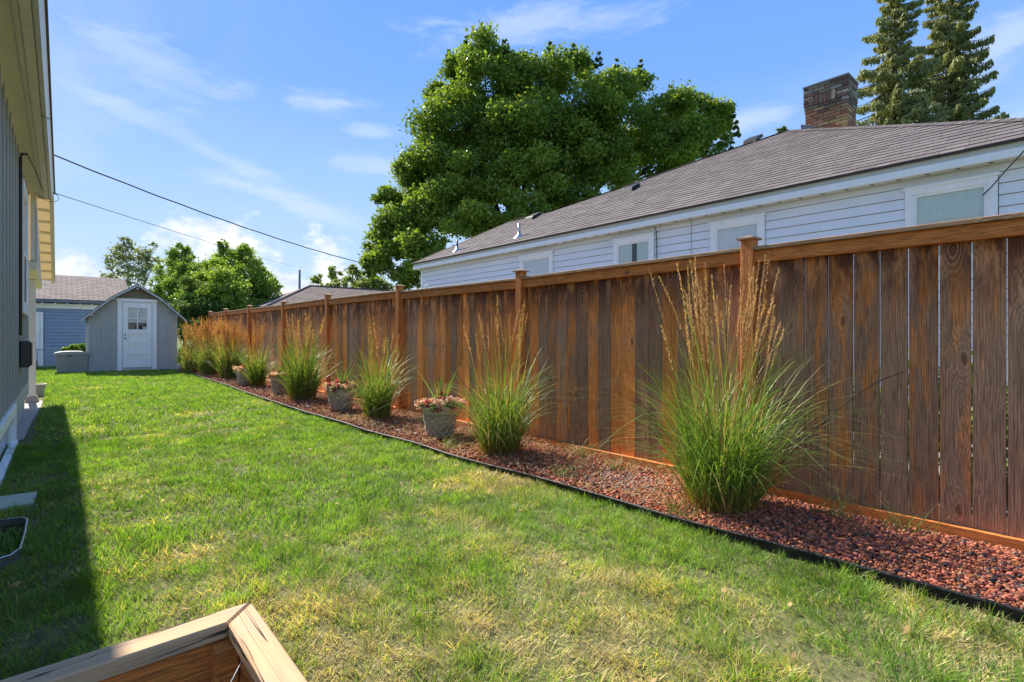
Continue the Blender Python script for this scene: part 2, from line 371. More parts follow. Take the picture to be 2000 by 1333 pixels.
def shingle(name, a, b, procedural=False, axes=None, obj=True):
    m, t = newmat(name); p = t.pos()
    n = t.noise(p, 120, 3, .7); c = t.mix(n, a, b)
    h = n
    if obj:
        oi = t.n('ShaderNodeObjectInfo'); 
        c = t.mix(t.math('MULTIPLY', t.noise(p, 1.2, 4, .6), .5), c, tuple(x*.7 for x in a))
        vc = t.n('ShaderNodeAttribute', attribute_name='Col').outputs['Color'] if obj == 'attr' else oi.outputs['Color']
        c = t.mix(1.0, c, vc, 'MULTIPLY')
    if procedural:
        x, y, z = t.sep(p); ax = {'x': x, 'y': y}
        cv = t.n('ShaderNodeCombineXYZ', {0: ax[axes[0]], 1: t.math('MULTIPLY', z, axes[1]), 2: 0.0}).outputs[0]
        bt = t.n('ShaderNodeTexBrick', {'Vector': cv, 'Scale': 1.0, 'Mortar Size': .014, 'Brick Width': .33, 'Row Height': .16, 'Color1': (.75, .75, .75, 1), 'Color2': (1.1, 1.1, 1.1, 1), 'Mortar': (.35, .33, .33, 1), 'Bias': 0.0})
        c = t.mix(1.0, c, bt.outputs['Color'], 'MULTIPLY'); h = bt.outputs['Fac']
        t.out(t.bsdf(c, .9, t.bump(t.math('SUBTRACT', 1.0, h), .6, .02), .15)); return m
    t.out(t.bsdf(c, .9, t.bump(h, .6, .004), .15)); return m
SH_A, SH_B = (.120, .098, .092), (.262, .222, .208)
M['shingle'] = shingle('taupe_asphalt_shingle', SH_A, SH_B)
M['shingle_attr'] = shingle('taupe_asphalt_shingle_joined', SH_A, SH_B, obj='attr')
M['shgarage'] = shingle('brown_asphalt_shingle_far', (.20, .145, .115), (.37, .29, .235), True, ('x', 2.2), obj=False)
M['shmid'] = shingle('brown_asphalt_shingle_hip', (.17, .12, .095), (.31, .24, .20), True, ('x', 2.2), obj=False)
M['shmidy'] = shingle('brown_asphalt_shingle_hip_end', (.17, .12, .095), (.31, .24, .20), True, ('y', 2.2), obj=False)
def leafm(name, trans=.35, rough=.5, attr=True, col=None, spec=.25, boost=1.0):
    m, t = newmat(name)
    c = t.n('ShaderNodeAttribute', attribute_name='Col').outputs['Color'] if attr else t.n('ShaderNodeRGB').outputs[0]
    b = t.bsdf(c, rough, None, spec)
    cy = t.mix(1.0, c, (1.5*boost, 1.45*boost, .55), 'MULTIPLY')
    tr = t.n('ShaderNodeBsdfTranslucent', {0: cy}).outputs[0]
    t.out(t.n('ShaderNodeMixShader', {0: trans, 1: b, 2: tr}).outputs[0]); return m
M['leaf'] = leafm('tree_leaf', .38); M['needle'] = leafm('conifer_needle', .2, .6)
M['grass'] = leafm('lawn_blade', .38, .5, boost=1.15); M['reed'] = leafm('ornamental_grass_blade', .32, .45)
M['plume'] = leafm('feathery_seed_head', .35, .8); M['petal'] = leafm('flower_petal', .3, .7)
def bark(name, a, b):
    m, t = newmat(name); p = t.pos(); n = t.noise(t.mapping(p, (1, 1, .25)), 9, 6, .65)
    t.out(t.bsdf(t.mix(n, a, b), .9, t.bump(n, .8, .03))); return m
M['bark'] = bark('grey_brown_bark', (.035, .028, .022), (.15, .125, .10)); M['birch'] = bark('pale_bark', (.25, .23, .2), (.6, .57, .52))
def soil(name, a, b, sc=14):
    m, t = newmat(name); p = t.pos(); n = t.noise(p, sc, 8, .7)
    t.out(t.bsdf(t.mix(t.ramp(n, [(.35, 0), (.65, 1)]), a, b), .95, t.bump(n, .9, .02), .1)); return m
M['bouncegravel'] = soil('grey_brown_bounce_gravel', (.16, .15, .13), (.34, .32, .29), 25)
M['soil'] = soil('dark_soil', (.035, .022, .014), (.11, .075, .05))
M['thatch'] = soil('lawn_soil_and_thatch', (.07, .085, .03), (.24, .21, .10), 20)
M['ground'] = soil('distant_ground_grass', (.05, .10, .025), (.13, .18, .05), 3)
M['bedsoil'] = soil('reddish_bed_soil', (.07, .026, .016), (.20, .09, .055), 30)
def attrm(name, rough=.85, bumps=120):
    m, t = newmat(name); c = t.n('ShaderNodeAttribute', attribute_name='Col').outputs['Color']
    n = t.noise(t.pos(), bumps, 4, .7); c = t.mix(1.0, c, t.ramp(n, [(.3, .65), (.7, 1.3)]), 'MULTIPLY')
    t.out(t.bsdf(c, rough, t.bump(n, .7, .004), .05)); return m
M['stones'] = attrm('lava_rock', 1.0); M['straw'] = leafm('dry_straw', .2, .7)
m_, t_ = newmat('single_lava_stone'); oi_ = t_.n('ShaderNodeObjectInfo'); n_ = t_.noise(t_.pos(), 120, 4, .7)
t_.out(t_.bsdf(t_.mix(1.0, oi_.outputs['Color'], t_.ramp(n_, [(.3, .6), (.7, 1.3)]), 'MULTIPLY'), .98, t_.bump(n_, .8, .004), .05)); M['stone1'] = m_
m_, t_ = newmat('window_glass'); fr = t_.n('ShaderNodeFresnel', {0: 1.38}).outputs[0]
t_.out(t_.n('ShaderNodeMixShader', {0: t_.math('MULTIPLY', t_.math('ADD', fr, .05), t_.math('SUBTRACT', 1.0, t_.n('ShaderNodeNewGeometry').outputs['Backfacing'])), 1: t_.n('ShaderNodeBsdfTransparent', {0: (.97, .985, .98, 1)}).outputs[0], 2: t_.n('ShaderNodeBsdfGlossy', {'Roughness': .02}).outputs[0]}).outputs[0]); M['glass'] = m_
m_, t_ = newmat('translucent_cream_roof_panel')
t_.out(t_.n('ShaderNodeMixShader', {0: .62, 1: t_.bsdf((.86, .78, .58), .5), 2: t_.n('ShaderNodeBsdfTranslucent', {0: (.55, .47, .32, 1)}).outputs[0]}).outputs[0]); M['panel'] = m_
rnd = random.Random(11)

# ------------------------------------------------------------------ ground, lawn, bed
def sheet(name, pts, z, mat, kind='structure', sub=False):
    o = mesh_obj(name, [(x, y, z) for x, y in pts], [tuple(range(len(pts)))], mat); tag(o, kind=kind); return o
gr = sheet('ground', [(-400, -400), (400, -400), (400, 500), (-400, 500)], -.02, M['ground'])
EDGE = [(-2.2, 3.0), (0.0, 3.0), (.5, 2.98), (1.2, 2.94), (1.72, 2.88), (2.34, 2.91), (3.28, 2.89), (3.8, 2.82), (4.98, 2.86), (5.63, 2.78), (6.73, 2.80), (7.91, 2.76), (9.21, 2.80), (11.56, 2.84), (14.0, 2.93), (16.5, 2.96), (18.6, 3.02), (19.9, 2.98), (20.9, 2.8), (21.35, 2.5)]
ey = np.array([p[0] for p in EDGE]); ex = np.array([p[1] for p in EDGE])
ys = np.linspace(-2.2, 21.35, 190)
def edge_x(y): 
    k = np.array([-.3, -.15, 0, .15, .3]); return np.mean([np.interp(np.asarray(y)+a, ey, ex) for a in k], axis=0)
xs = edge_x(ys)
lawn_pts = [(-.62, -2.2)] + list(zip(xs - .015, ys)) + [(2.5, 23.5), (5, 23.5), (5, 26.9), (-3.5, 26.9), (-3.5, 14.6), (-.62, 14.6)]
lawn = sheet('lawn', lawn_pts, 0.0, M['thatch'])
bed_pts = list(zip(xs + .0, ys)) + [(2.6, 21.6), (4.6, 21.6), (4.6, -2.2)]
bed = sheet('planting_bed', bed_pts, .012, M['bedsoil'])

sy_ = sheet('added_bounce_ground', [(4.25, -2.5), (8.96, -2.5), (8.96, 15), (4.25, 15)], -.012, M['bouncegravel'])  # ground strip added to bounce neutral light onto the neighbour siding
# lawn grass: every blade real, joined because nobody could count them
def ribbons(b, d, L, wdt, lean, droop, yaw, seg, profile='blade', zclip=None, kink=None):
    """b bases (N,3), d lean direction angle, L length, lean (outward share), droop (gravity share)"""
    n = len(b); ts = np.linspace(0, 1, seg+1)
    out = np.zeros((n, seg+1, 3))
    ld = np.stack([np.cos(d), np.sin(d)], 1)
    for i, t in enumerate(ts):
        hor = lean*t + droop*t**2.2*.9
        ver = t*np.sqrt(np.maximum(0, 1-lean**2*.6)) - droop*t**2.6*.85
        out[:, i, :2] = b[:, :2] + ld*(L*hor)[:, None]
        out[:, i, 2] = b[:, 2] + L*ver
    if zclip is not None: out[:, :, 2] = np.maximum(out[:, :, 2], zclip)
    wd = np.stack([np.cos(yaw), np.sin(yaw), np.zeros(n)], 1)
    wt = np.array([(1-t**1.8)*.98+.02 for t in ts]) if profile == 'blade' else np.array([1.0]*(seg+1))
    v = np.zeros((n, seg+1, 2, 3))
    for i in range(seg+1):
        v[:, i, 0] = out[:, i] - wd*(wdt*wt[i]*.5)[:, None]; v[:, i, 1] = out[:, i] + wd*(wdt*wt[i]*.5)[:, None]
    base = (np.arange(n)*(seg+1)*2)[:, None, None]
    f = []
    for i in range(seg): f.append([2*i, 2*i+1, 2*i+3, 2*i+2])
    faces = (base + np.array(f)[None]).reshape(-1, 4)
    return v.reshape(-1, 3), faces, out
def lawn_mesh(name, y0, y1, dens, hgt, wd, seed, xmax=None, x0=-.42, x1=None):
    rs = np.random.RandomState(seed)
    area = (y1-y0)*(3.05-x0); n = int(area*dens)
    y = rs.uniform(y0, y1, n); x = rs.uniform(x0, 3.05, n)
    lim = edge_x(y) - .004 - .022*vnoise(x, y, 9) - .04*(y < 1.4)*vnoise(y, y, 2.2)
    keep = (x < lim)
    keep &= ~((x < -.27+.05*vnoise(y, y, 3)) & (y > 7.6) & (y < 14))               # walk
    keep &= ~((x > -.45) & (x < -.145) & (y > 4.86) & (y < 5.22))                    # paver
    keep &= ~((x < -.165) & (y > 3.70) & (y < 4.47))                                # window well
    keep &= ~((x > -1.2) & (x < .36) & (y < 1.44))                              # planter
    bare = fbm(x, y, 2.3); keep &= ~((bare < .27) & (rs.rand(n) < .75))
    thin = fbm(x+9, y+3, 5.0); keep &= rs.rand(n) < np.clip(.55+1.2*(thin-.25), .25, 1)
    x, y = x[keep], y[keep]; n = len(x)
    clump = fbm(x+31, y-7, 3.2); fine = vnoise(x, y, 15)
    h = hgt*(.45+.95*rs.rand(n))*(.55+.9*clump)*(.50+1.05*fine)
    comb = vnoise(x+5, y+50, 1.7)*6.28*2+vnoise(x+15, y+5, 12)*4
    d = np.where(rs.rand(n) < .55, comb+rs.randn(n)*.7, rs.uniform(0, 6.28, n))
    dry = fbm(x*1.0-13, y*.7+4, .9)*.95 + .42*(fbm(x+3, y, 3.6)-.5)
    # dry places read from the photograph
    for (cx, cy, r_, a) in [(.3, 1.75, .35, .30), (.9, 1.9, .35, .22), (1.0, 1.15, .6, .20), (2.6, .6, .75, .26), (1.75, 1.5, .5, .16), (2.7, 3.2, .35, .22), (2.65, 4.1, .3, .12), (.5, 14.0, 1.3, .22), (2.2, 2.4, .5, .12), (.55, 2.7, .3, .16), (1.5, 3.0, .4, .10), (-.15, 3.3, .3, .15), (1.2, 2.6, .3, .1), (.2, 8.5, .5, .10), (-.1, 11.5, .5, .2)]:
        dry = dry + a*np.exp(-(((x-cx)/r_)**2+((y-cy)/(r_*1.1))**2))
    dry = dry - .05 - .05*np.clip((y-6)/3, 0, 1) + .03*np.clip((2-y)/2, 0, 1)
    f = np.clip((dry-.53)/.22, 0, 1)*.9
    isdry = rs.rand(n) < (f*.8*(.4+1.1*vnoise(x+2, y+8, 6)) + .05)
    g0 = np.array([.085, .200, .024]); g1 = np.array([.19, .33, .048]); g2 = np.array([.34, .39, .075])
    mixg = np.clip(rs.rand(n)*.8 + .45*(fbm(x+50, y+20, 1.3)-.45) + f*.3, 0, 1)[:, None]
    col = np.where(mixg < .6, g0+(g1-g0)*(mixg/.6), g1+(g2-g1)*((mixg-.6)/.4))
    straw = np.array([.66, .54, .26])*(.6+.6*rs.rand(n))[:, None] + np.array([.02, .0, -.02])*rs.randn(n)[:, None]
    col = np.where(isdry[:, None], straw, col)
    col = np.clip(col, .01, .8)
    lean = .15+.55*rs.rand(n); lean = np.where(isdry, np.minimum(lean+.25, .95), lean); h = np.where(isdry, h*.8, h)
    bz = np.stack([x, y, np.full(n, .0)], 1)
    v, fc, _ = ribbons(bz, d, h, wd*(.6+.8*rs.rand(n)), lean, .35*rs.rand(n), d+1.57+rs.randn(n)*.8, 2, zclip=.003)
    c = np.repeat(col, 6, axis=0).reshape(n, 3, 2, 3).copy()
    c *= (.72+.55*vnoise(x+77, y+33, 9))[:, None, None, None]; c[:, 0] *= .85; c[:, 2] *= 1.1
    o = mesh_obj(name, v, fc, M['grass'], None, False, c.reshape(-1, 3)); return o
g_ = lawn_mesh('grass', .0, 3.2, 15500, .047, .0031, 1); tag(g_, 'short green and straw coloured lawn grass nearest the planter box', 'grass', kind='stuff')
g_ = lawn_mesh('grass', 3.2, 7.5, 7500, .048, .0050, 2); tag(g_, 'mown green grass in the middle of the yard', 'grass', kind='stuff')
g_ = lawn_mesh('grass', 7.5, 22.2, 2300, .052, .010, 3, x0=-1.0); tag(g_, 'bright green lawn grass running up to the grey shed', 'grass', kind='stuff')
rs = np.random.RandomState(8); n = 20000
x = rs.uniform(-3.4, 4.5, n); y = rs.uniform(21.6, 26.9, n); k = ~((x > .55) & (x < 3.2) & (y > 21.62) & (y < 24.3)) & (x < 3.0)
k2 = (x < -.6); n2 = 12000; x = np.concatenate([x[k], rs.uniform(-3.3, -.7, n2)]); y = np.concatenate([y[k], rs.uniform(14.7, 21.6, n2)]); n = len(x)
col = np.array([.085, .18, .03])+rs.rand(n, 1)*np.array([.08, .08, .02])
v, fc, _ = ribbons(np.stack([x, y, np.zeros(n)], 1), rs.uniform(0, 6.28, n), .06*(.5+rs.rand(n)), np.full(n, .014), .3*rs.rand(n), .3*rs.rand(n), rs.uniform(0, 6.28, n), 2, zclip=.003)
tag(mesh_obj('grass', v, fc, M['grass'], None, False, np.repeat(col, 6, 0)), 'green grass behind the shed and deck box up to the blue garage', 'grass', kind='stuff')

# plastic edging
mb = MB()
pts = [(float(a), float(b), .046 + .004*math.sin(b*1.1)+.0015*math.sin(b*7)) for a, b in zip(xs, ys)]
mb.tube(pts, [.011]*len(pts), 8)
n0 = len(mb.v)
for (a, b, c) in pts: mb.v += [(a-.009, b, c), (a+.004, b, c), (a-.006, b, -.03), (a+.006, b, -.03)]
for i in range(len(pts)-1):
    q = n0+i*4; mb.f += [(q, q+4, q+6, q+2), (q+1, q+3, q+7, q+5)]
ed = mb.build('lawn_edging', M['edging'], None, True); tag(ed, 'black plastic edging curb curving between the lawn and the red gravel bed', 'edging')

# lava rock: jittered icosahedra
def ico():
    g = (1+5**.5)/2
    v = np.array([(-1,g,0),(1,g,0),(-1,-g,0),(1,-g,0),(0,-1,g),(0,1,g),(0,-1,-g),(0,1,-g),(g,0,-1),(g,0,1),(-g,0,-1),(-g,0,1)], float)
    v /= np.linalg.norm(v[0])
    f = np.array([(0,11,5),(0,5,1),(0,1,7),(0,7,10),(0,10,11),(1,5,9),(5,11,4),(11,10,2),(10,7,6),(7,1,8),(3,9,4),(3,4,2),(3,2,6),(3,6,8),(3,8,9),(4,9,5),(2,4,11),(6,2,10),(8,6,7),(9,8,1)])
    return v, f
IV, IF = ico()
def rockcols(rs, n, y=None):
    c = np.array([.52, .18, .10])[None]*(.55+.75*rs.rand(n, 1)**1.2) + rs.randn(n, 3)*.012
    grey = rs.rand(n) < .14; c[grey] = np.array([.13, .10, .095])*(.5+.9*rs.rand(grey.sum(), 1))
    tan = rs.rand(n) < .03; c[tan] = np.array([.42, .27, .16])
    return np.clip(c, .01, .7)
def rocks(n, y0, y1, s0, s1, seed, zb, bushy=False):
    rs = np.random.RandomState(seed); y = rs.uniform(y0, y1, n); lo = edge_x(y)+.012; x = lo+(3.87-lo)*rs.rand(n)
    s = s0+(s1-s0)*rs.rand(n)**1.6
    A = rs.rand(n, 3)*.7+.55
    # random rotation
    q = rs.randn(n, 4); q /= np.linalg.norm(q, axis=1)[:, None]; a, b, c, d = q.T
    Rm = np.stack([1-2*(c*c+d*d), 2*(b*c-a*d), 2*(b*d+a*c), 2*(b*c+a*d), 1-2*(b*b+d*d), 2*(c*d-a*b), 2*(b*d-a*c), 2*(c*d+a*b), 1-2*(b*b+c*c)], 1).reshape(n, 3, 3)
    vv = IV[None]*(1+.65*(rs.rand(n, 12, 1)-.5))*A[:, None]*s[:, None, None]
    vv = np.einsum('nij,nkj->nki', Rm, vv); vv[:, :, 2] *= .75
    hump = .022*np.sin((x-lo)/(3.87-lo)*3.14)
    vv += np.stack([x, y, zb+hump+rs.rand(n)*.014], 1)[:, None]
    cc = rockcols(rs, n)
    wh = np.exp(-(((x-3.35)/.22)**2+((y-2.45)/.30)**2)) > rs.rand(n)*1.6      # pale dusting on the gravel
    cc[wh] = cc[wh]*.5+np.array([.30, .26, .25])
    brown = np.clip((y-3.2)/2.5, 0, 1)*.5
    cc = cc*(1-brown[:, None]) + brown[:, None]*np.array([.20, .095, .06])*(.5+rs.rand(n, 1))
    fc = (np.arange(n)*12)[:, None, None]+IF[None]
    return vv.reshape(-1, 3), fc.reshape(-1, 3), np.repeat(cc, 12, 0)
vs, fs, cs_ = [], [], []; o_ = 0
for a in [(20000, -.3, 2.3, .0055, .0135, 1, .023), (9500, 2.3, 5.2, .007, .016, 2, .022), (7500, 5.2, 12, .011, .024, 3, .018), (3500, 12, 21, .016, .034, 4, .016)]:
    v, f, c = rocks(*a); vs.append(v); fs.append(f+o_); cs_.append(c); o_ += len(v)
o = mesh_obj('lava_rock', np.concatenate(vs), np.concatenate(fs), M['stones'], bed, False, np.concatenate(cs_)); tag(o, kind='stuff')
protos = []
for i in range(8):
    r8 = np.random.RandomState(50+i); v = IV*(1+.65*(r8.rand(12, 1)-.5))*(r8.rand(1, 3)*.7+.55); 
    me = bpy.data.meshes.new('stone'); me.from_pydata([tuple(p) for p in v], [], [tuple(int(k) for k in f) for f in IF]); me.materials.append(M['stone1']); protos.append(me)
r9 = np.random.RandomState(77)
cc = rockcols(r9, 300)
for i in range(300):
    y = .15+2.2*r9.rand()**1.3; lo = float(edge_x(y))+.02; x = lo+(3.85-lo)*r9.rand(); s = .011+.010*r9.rand()
    o = bpy.data.objects.new('stone', protos[i % 8]); link(o, bed, (x, y, .038+.022*math.sin((x-lo)/(3.87-lo)*3.14)))
    o.scale = (s, s, s*.75); o.rotation_euler = (r9.rand()*6, r9.rand()*6, r9.rand()*6); o.color = (*cc[i], 1)
# straw and bark litter
rs = np.random.RandomState(21); n = 5200
y = np.concatenate([rs.uniform(1.3, 7, n*3//5), rs.uniform(7, 20, n-n*3//5)]); lo = edge_x(y); x = lo+.02+(3.86-lo)*rs.rand(n)**1.1
dens = np.clip(fbm(x, y, 1.3)*1.8-.35, .05, 1)*(y > 1.9)+.12; k = rs.rand(n) < dens; x, y = x[k], y[k]; n = len(x)
L = .05+.14*rs.rand(n)
v, f, _ = ribbons(np.stack([x, y, .045+.03*rs.rand(n)], 1), rs.uniform(0, 6.28, n), L, .0025+.003*rs.rand(n), np.full(n, .985), .02*rs.rand(n), rs.uniform(0, 6.28, n), 3, 'flat')
v[:, 2] = np.where(v[:, 2] > .12, .05+.4*(v[:, 2]-.05), v[:, 2]); v[:, 2] = np.clip(v[:, 2], .035, .10)
cc = np.array([.45, .32, .17])[None]*(.5+.8*rs.rand(n, 1))
tag(mesh_obj('straw_litter', v, f, M['straw'], bed, False, np.repeat(cc, 8, 0)), kind='stuff')
for (x, y, s) in [(3.07, 5.55, .032), (3.12, 5.25, .028), (2.98, 8.35, .035)]:
    v = IV*np.array([1.3, 1, .7])*s+np.array([x, y, .05]); o = mesh_obj('river_stone', v, [tuple(int(k) for k in f) for f in IF], M['stonegrey'], None, True)
    m = o.modifiers.new('sub', 'SUBSURF'); m.levels = m.render_levels = 2
    tag(o, {5.55: 'round pale pebble in the bed, left one of the pair before the latticed pot', 5.25: 'round pale pebble in the bed, right one of the pair nearest the latticed pot', 8.35: 'round pale pebble in the mulch left of the second flower pot'}[y], 'stone')
v = IV*np.array([.24, .17, .17])+np.array([3.1, 20.75, .1]); o = mesh_obj('boulder', v, [tuple(int(k) for k in f) for f in IF], M['stonegrey'], None, True)
m = o.modifiers.new('sub', 'SUBSURF'); m.levels = m.render_levels = 2; tag(o, 'pale boulder at the far end of the bed beside the grey shed', 'stone')

# ------------------------------------------------------------------ fence
fence = thing('wooden_fence', 'tall stained cedar board fence running along the right side of the bed', 'fence', (3.95, 8, 0))
POSTS = [-.90, 1.72, 4.28, 7.05, 9.86, 12.5, 15.4, 18.1, 20.35]
ZT = [1.855, 1.86, 1.85, 1.895, 1.93, 1.93, 1.96, 1.98]
FX = 3.90
for i, py in enumerate(POSTS):
    zt = max(ZT[min(i, 7)], ZT[max(i-1, 0)]) + .055
    pw = .092
    o = box('post', FX-.045, FX+pw-.045, py-pw/2, py+pw/2, -.05, zt, M['post'], fence, .004)
    mbx = MB(); c = (FX+pw/2-.045, py); h = .068
    mbx.add([(c[0]-h, c[1]-h, zt), (c[0]+h, c[1]-h, zt), (c[0]+h, c[1]+h, zt), (c[0]-h, c[1]+h, zt), (c[0]-h, c[1]-h, zt+.014), (c[0]+h, c[1]-h, zt+.014), (c[0]+h, c[1]+h, zt+.014), (c[0]-h, c[1]+h, zt+.014), (c[0], c[1], zt+.034)],
            [(0,3,2,1),(0,1,5,4),(1,2,6,5),(2,3,7,6),(3,0,4,7),(4,5,8),(5,6,8),(6,7,8),(7,4,8)])
    mbx.build('post_cap', M['railcap'], fence)
brd = None; k_ = 0; NAIL = MB()
g0 = [.25-.148, .25+.003, .30, .44, .59, .73, .88, 1.03, 1.17, 1.32, 1.47, 1.62]
for b in range(8):
    ya, yb = POSTS[b]+.047, POSTS[b+1]-.047; zt = ZT[b]
    zt2 = zt + (ZT[b+1]-zt)*.6 if b < 7 else zt
    def bar(name, x0, x1, z0, z1, mat, bv=.003, d0=0, d1=0):
        m = MB(); dz = zt2-zt if z0 > 1 else 0
        m.add([(x0,ya+d0,z0),(x1,ya+d0,z0),(x1,yb+d1,z0+dz),(x0,yb+d1,z0+dz),(x0,ya+d0,z1),(x1,ya+d0,z1),(x1,yb+d1,z1+dz),(x0,yb+d1,z1+dz)], BOXF)
        return m.build(name, mat, fence, bv=bv)
    bar('top_rail', FX-.012, FX+.026, zt-.118, zt-.030, M['rail'])
    bar('cap_rail', FX-.034, FX+.085, zt-.028, zt, M['railcap'])
    bar('back_rail', FX+.058, FX+.094, zt-.118, zt-.031, M['rail'])
    bar('bottom_rail', FX-.012, FX+.026, -.002, .088, M['rail'])
    y = ya+.002
    while y < yb-.03:
        if b == 0 and y < 1.6:
            wd = .140; gap = .0065
        else:
            wd = .128+.016*rnd.random(); gap = rnd.choice([.003, .003, .004, .005, .0085, .0035]) if b < 3 else .004
        wd = min(wd, yb-.001-y)
        z0, z1 = .05, zt-.045
        if brd is None:
            brd = mesh_obj('board', boxv(-.009, .009, -.5, .5, -.5, .5), BOXF, M['board'], fence, loc=(0, 0, 0)); o = brd; bevel(o, .0025)
        else:
            o = brd.copy(); COL.objects.link(o)
        cx = FX+.040+rnd.uniform(-.0045, .0045); p = WL[fence.name]
        o.location = (cx-p[0], y+wd/2-p[1], (z0+z1)/2-p[2]); o.scale = (1, wd, z1-z0); o.rotation_euler = (rnd.uniform(-.0012, .0012), 0, rnd.uniform(-.02, .02))
        if b == 0: orange, bright = rnd.uniform(.05, .50), rnd.uniform(.36, .62)
        elif b == 1: orange, bright = rnd.uniform(.15, .95), rnd.uniform(.38, .80)
        else: orange, bright = rnd.uniform(.05, 1.1), rnd.uniform(.42, 1.05)
        o.color = (orange, bright, rnd.uniform(.3, 1.0), 1)
        if y < 8:
            for nz in (1.765 if b < 4 else 1.80, .115):
                for ny_ in (.25, .75): NAIL.box(cx-.0115, cx-.0095, y+wd*ny_-.003, y+wd*ny_+.003, nz-.05, nz-.044)
        y += wd+gap; k_ += 1

tag(NAIL.build('nail_heads', M['metalbox'], fence), kind='stuff')
# ------------------------------------------------------------------ neighbour house
nh = thing('neighbour_house', 'pale blue white clapboard house with a taupe shingle roof behind the fence', 'house', (12, 7, 0))
WX = 9.0; YF, YN = 14.80, -.1
ZS = 3.40
box('wall', WX+.12, WX+8.3, YN+.03, YF-.03, 0, ZS, M['siding'], nh)
WIN = [(.81, 1.77), (3.70, 4.67), (5.87, 6.88), (8.71, 9.90)]
WT, WB = 3.25, 2.15
z = ZS; first = True
def clap(y0, y1, zt_, h, last=False):
    mbx = MB(); mbx.prism_y([(WX+.022, zt_-h+.010), (WX-.008, zt_-h+.008), (WX+.014, zt_+.001), (WX+.022, zt_+.001)], y0, y1)
    mbx.build('siding_board', M['siding'], nh)
while z > .3:
    h = .150; zb = z-h
    segs = [(YN, YF-.06)]
    if zb < WT+.06 and z > WB-.06:
        segs = []; c = YN
        for (a, b) in WIN: segs.append((c, a-.008)); c = b+.008
        segs.append((c, YF-.06))
    if first: h = .11
    for (a, b) in segs: clap(a, b, z, h)
    if len(segs) > 1 and z-h < WB-.01:
        for (a, b) in WIN: clap(a-.007, b+.007, WB-.003, WB-.003-(z-h))
    if len(segs) > 1 and z > WT+.02:
        for (a, b) in WIN: clap(a-.007, b+.007, z, z-WT-.003)
    z -= h; first = False
box('gap_shade_sheet', WX+.024, WX+.034, YN, YF-.06, .3, WB-.02, M['dark'], nh); box('gap_shade_sheet', WX+.024, WX+.034, YN, YF-.06, WT+.02, ZS, M['dark'], nh)  # dark sheet gives the gaps between siding boards their shade
for (a, b) in zip([YN]+[q[1]-.02 for q in WIN], [q[0]+.02 for q in WIN]+[YF-.06]): box('gap_shade_sheet', WX+.024, WX+.034, a, b, WB-.019, WT+.019, M['dark'], nh)
box('corner_board', WX-.012, WX+.06, YF-.06, YF+.012, 0, ZS, M['white'], nh)
for i, (a, b) in enumerate(WIN):
    wn = MB(); t = .095
    for (y0, y1, z0, z1) in [(a, a+t, WB, WT), (b-t, b, WB, WT), (a+t, b-t, WT-t*.9, WT), (a+t, b-t, WB, WB+t)]: wn.box(WX-.035, WX+.02, y0, y1, z0, z1)
    wo = wn.build('window', M['white'], nh, bv=.003)
    fr_ = MB(); s = .035
    for (y0, y1, z0, z1) in [(a+t, a+t+s, WB+t, WT-t*.9), (b-t-s, b-t, WB+t, WT-t*.9), (a+t+s, b-t-s, WT-t*.9-s, WT-t*.9), (a+t+s, b-t-s, WB+t, WB+t+s)]: fr_.box(WX-.018, WX+.022, y0, y1, z0, z1)
    fr_.build('sash', M['white'], wo)
    box('head_casing', WX-.052, WX-.036, a-.025, b+.025, WT-.005, WT+.03, M['white'], wo)
    box('pane', WX+.000, WX+.004, a+t+s, b-t-s, WB+t+s, WT-t*.9-s, M['glass'], wo)
    # curtain just behind the pane
    mbx = MB(); ny = 40; n0 = 0; a1, b1 = a+t+s-.02, b-t-s+.02
    full = i != 2
    for (ca, cb) in ([(a1, b1)] if full else [(a1, a1+.40*(b1-a1)), (a1+.56*(b1-a1), b1)]):
        n0 = len(mbx.v)
        for q in range(ny+1):
            yy = ca+(cb-ca)*q/ny; xx = WX+.014+.005*math.sin(q*1.1)+.003*math.sin(q*2.7+i)
            mbx.v += [(xx, yy, WB+.03), (xx, yy, WT-.05)]
        mbx.f += [(n0+2*q, n0+2*q+2, n0+2*q+3, n0+2*q+1) for q in range(ny)]
    box('room_backing', WX+.085, WX+.09, a+.02, b-.02, WB+.02, WT-.02, M['dark'], wo)
    mbx.build('curtain', M['curtain'] if i in (1, 3) else M['curtgreen'], wo, True)
# cut the solid wall back behind the windows by keeping it 3 cm inside: replace with shallow shells
# eaves
XE, ZE, SL = 8.80, 3.61, .585
box('upper_fascia', XE+.012, XE+.04, YN-.2, 14.98, ZE-.105, ZE-.012, M['fascia'], nh)
box('lower_fascia', XE-.004, XE+.04, YN-.2, 15.0, ZE-.205, ZE-.107, M['white'], nh)
box('end_fascia', XE+.041, XE+8.2, 14.97, 15.0, ZE-.205, ZE-.02, M['white'], nh)
box('soffit', XE+.041, WX+.03, YN-.2, 14.96, ZE-.205, ZE-.195, M['fascia'], nh)
vent0 = None
for i in range(46):
    y = .2+i*.32
    if vent0 is None: vent0 = box('soffit_vent', XE+.085, XE+.115, y, y+.05, ZE-.212, ZE-.206, M['black'], nh)
    else: dup(vent0, nh, (XE+.10, y+.025, ZE-.209))
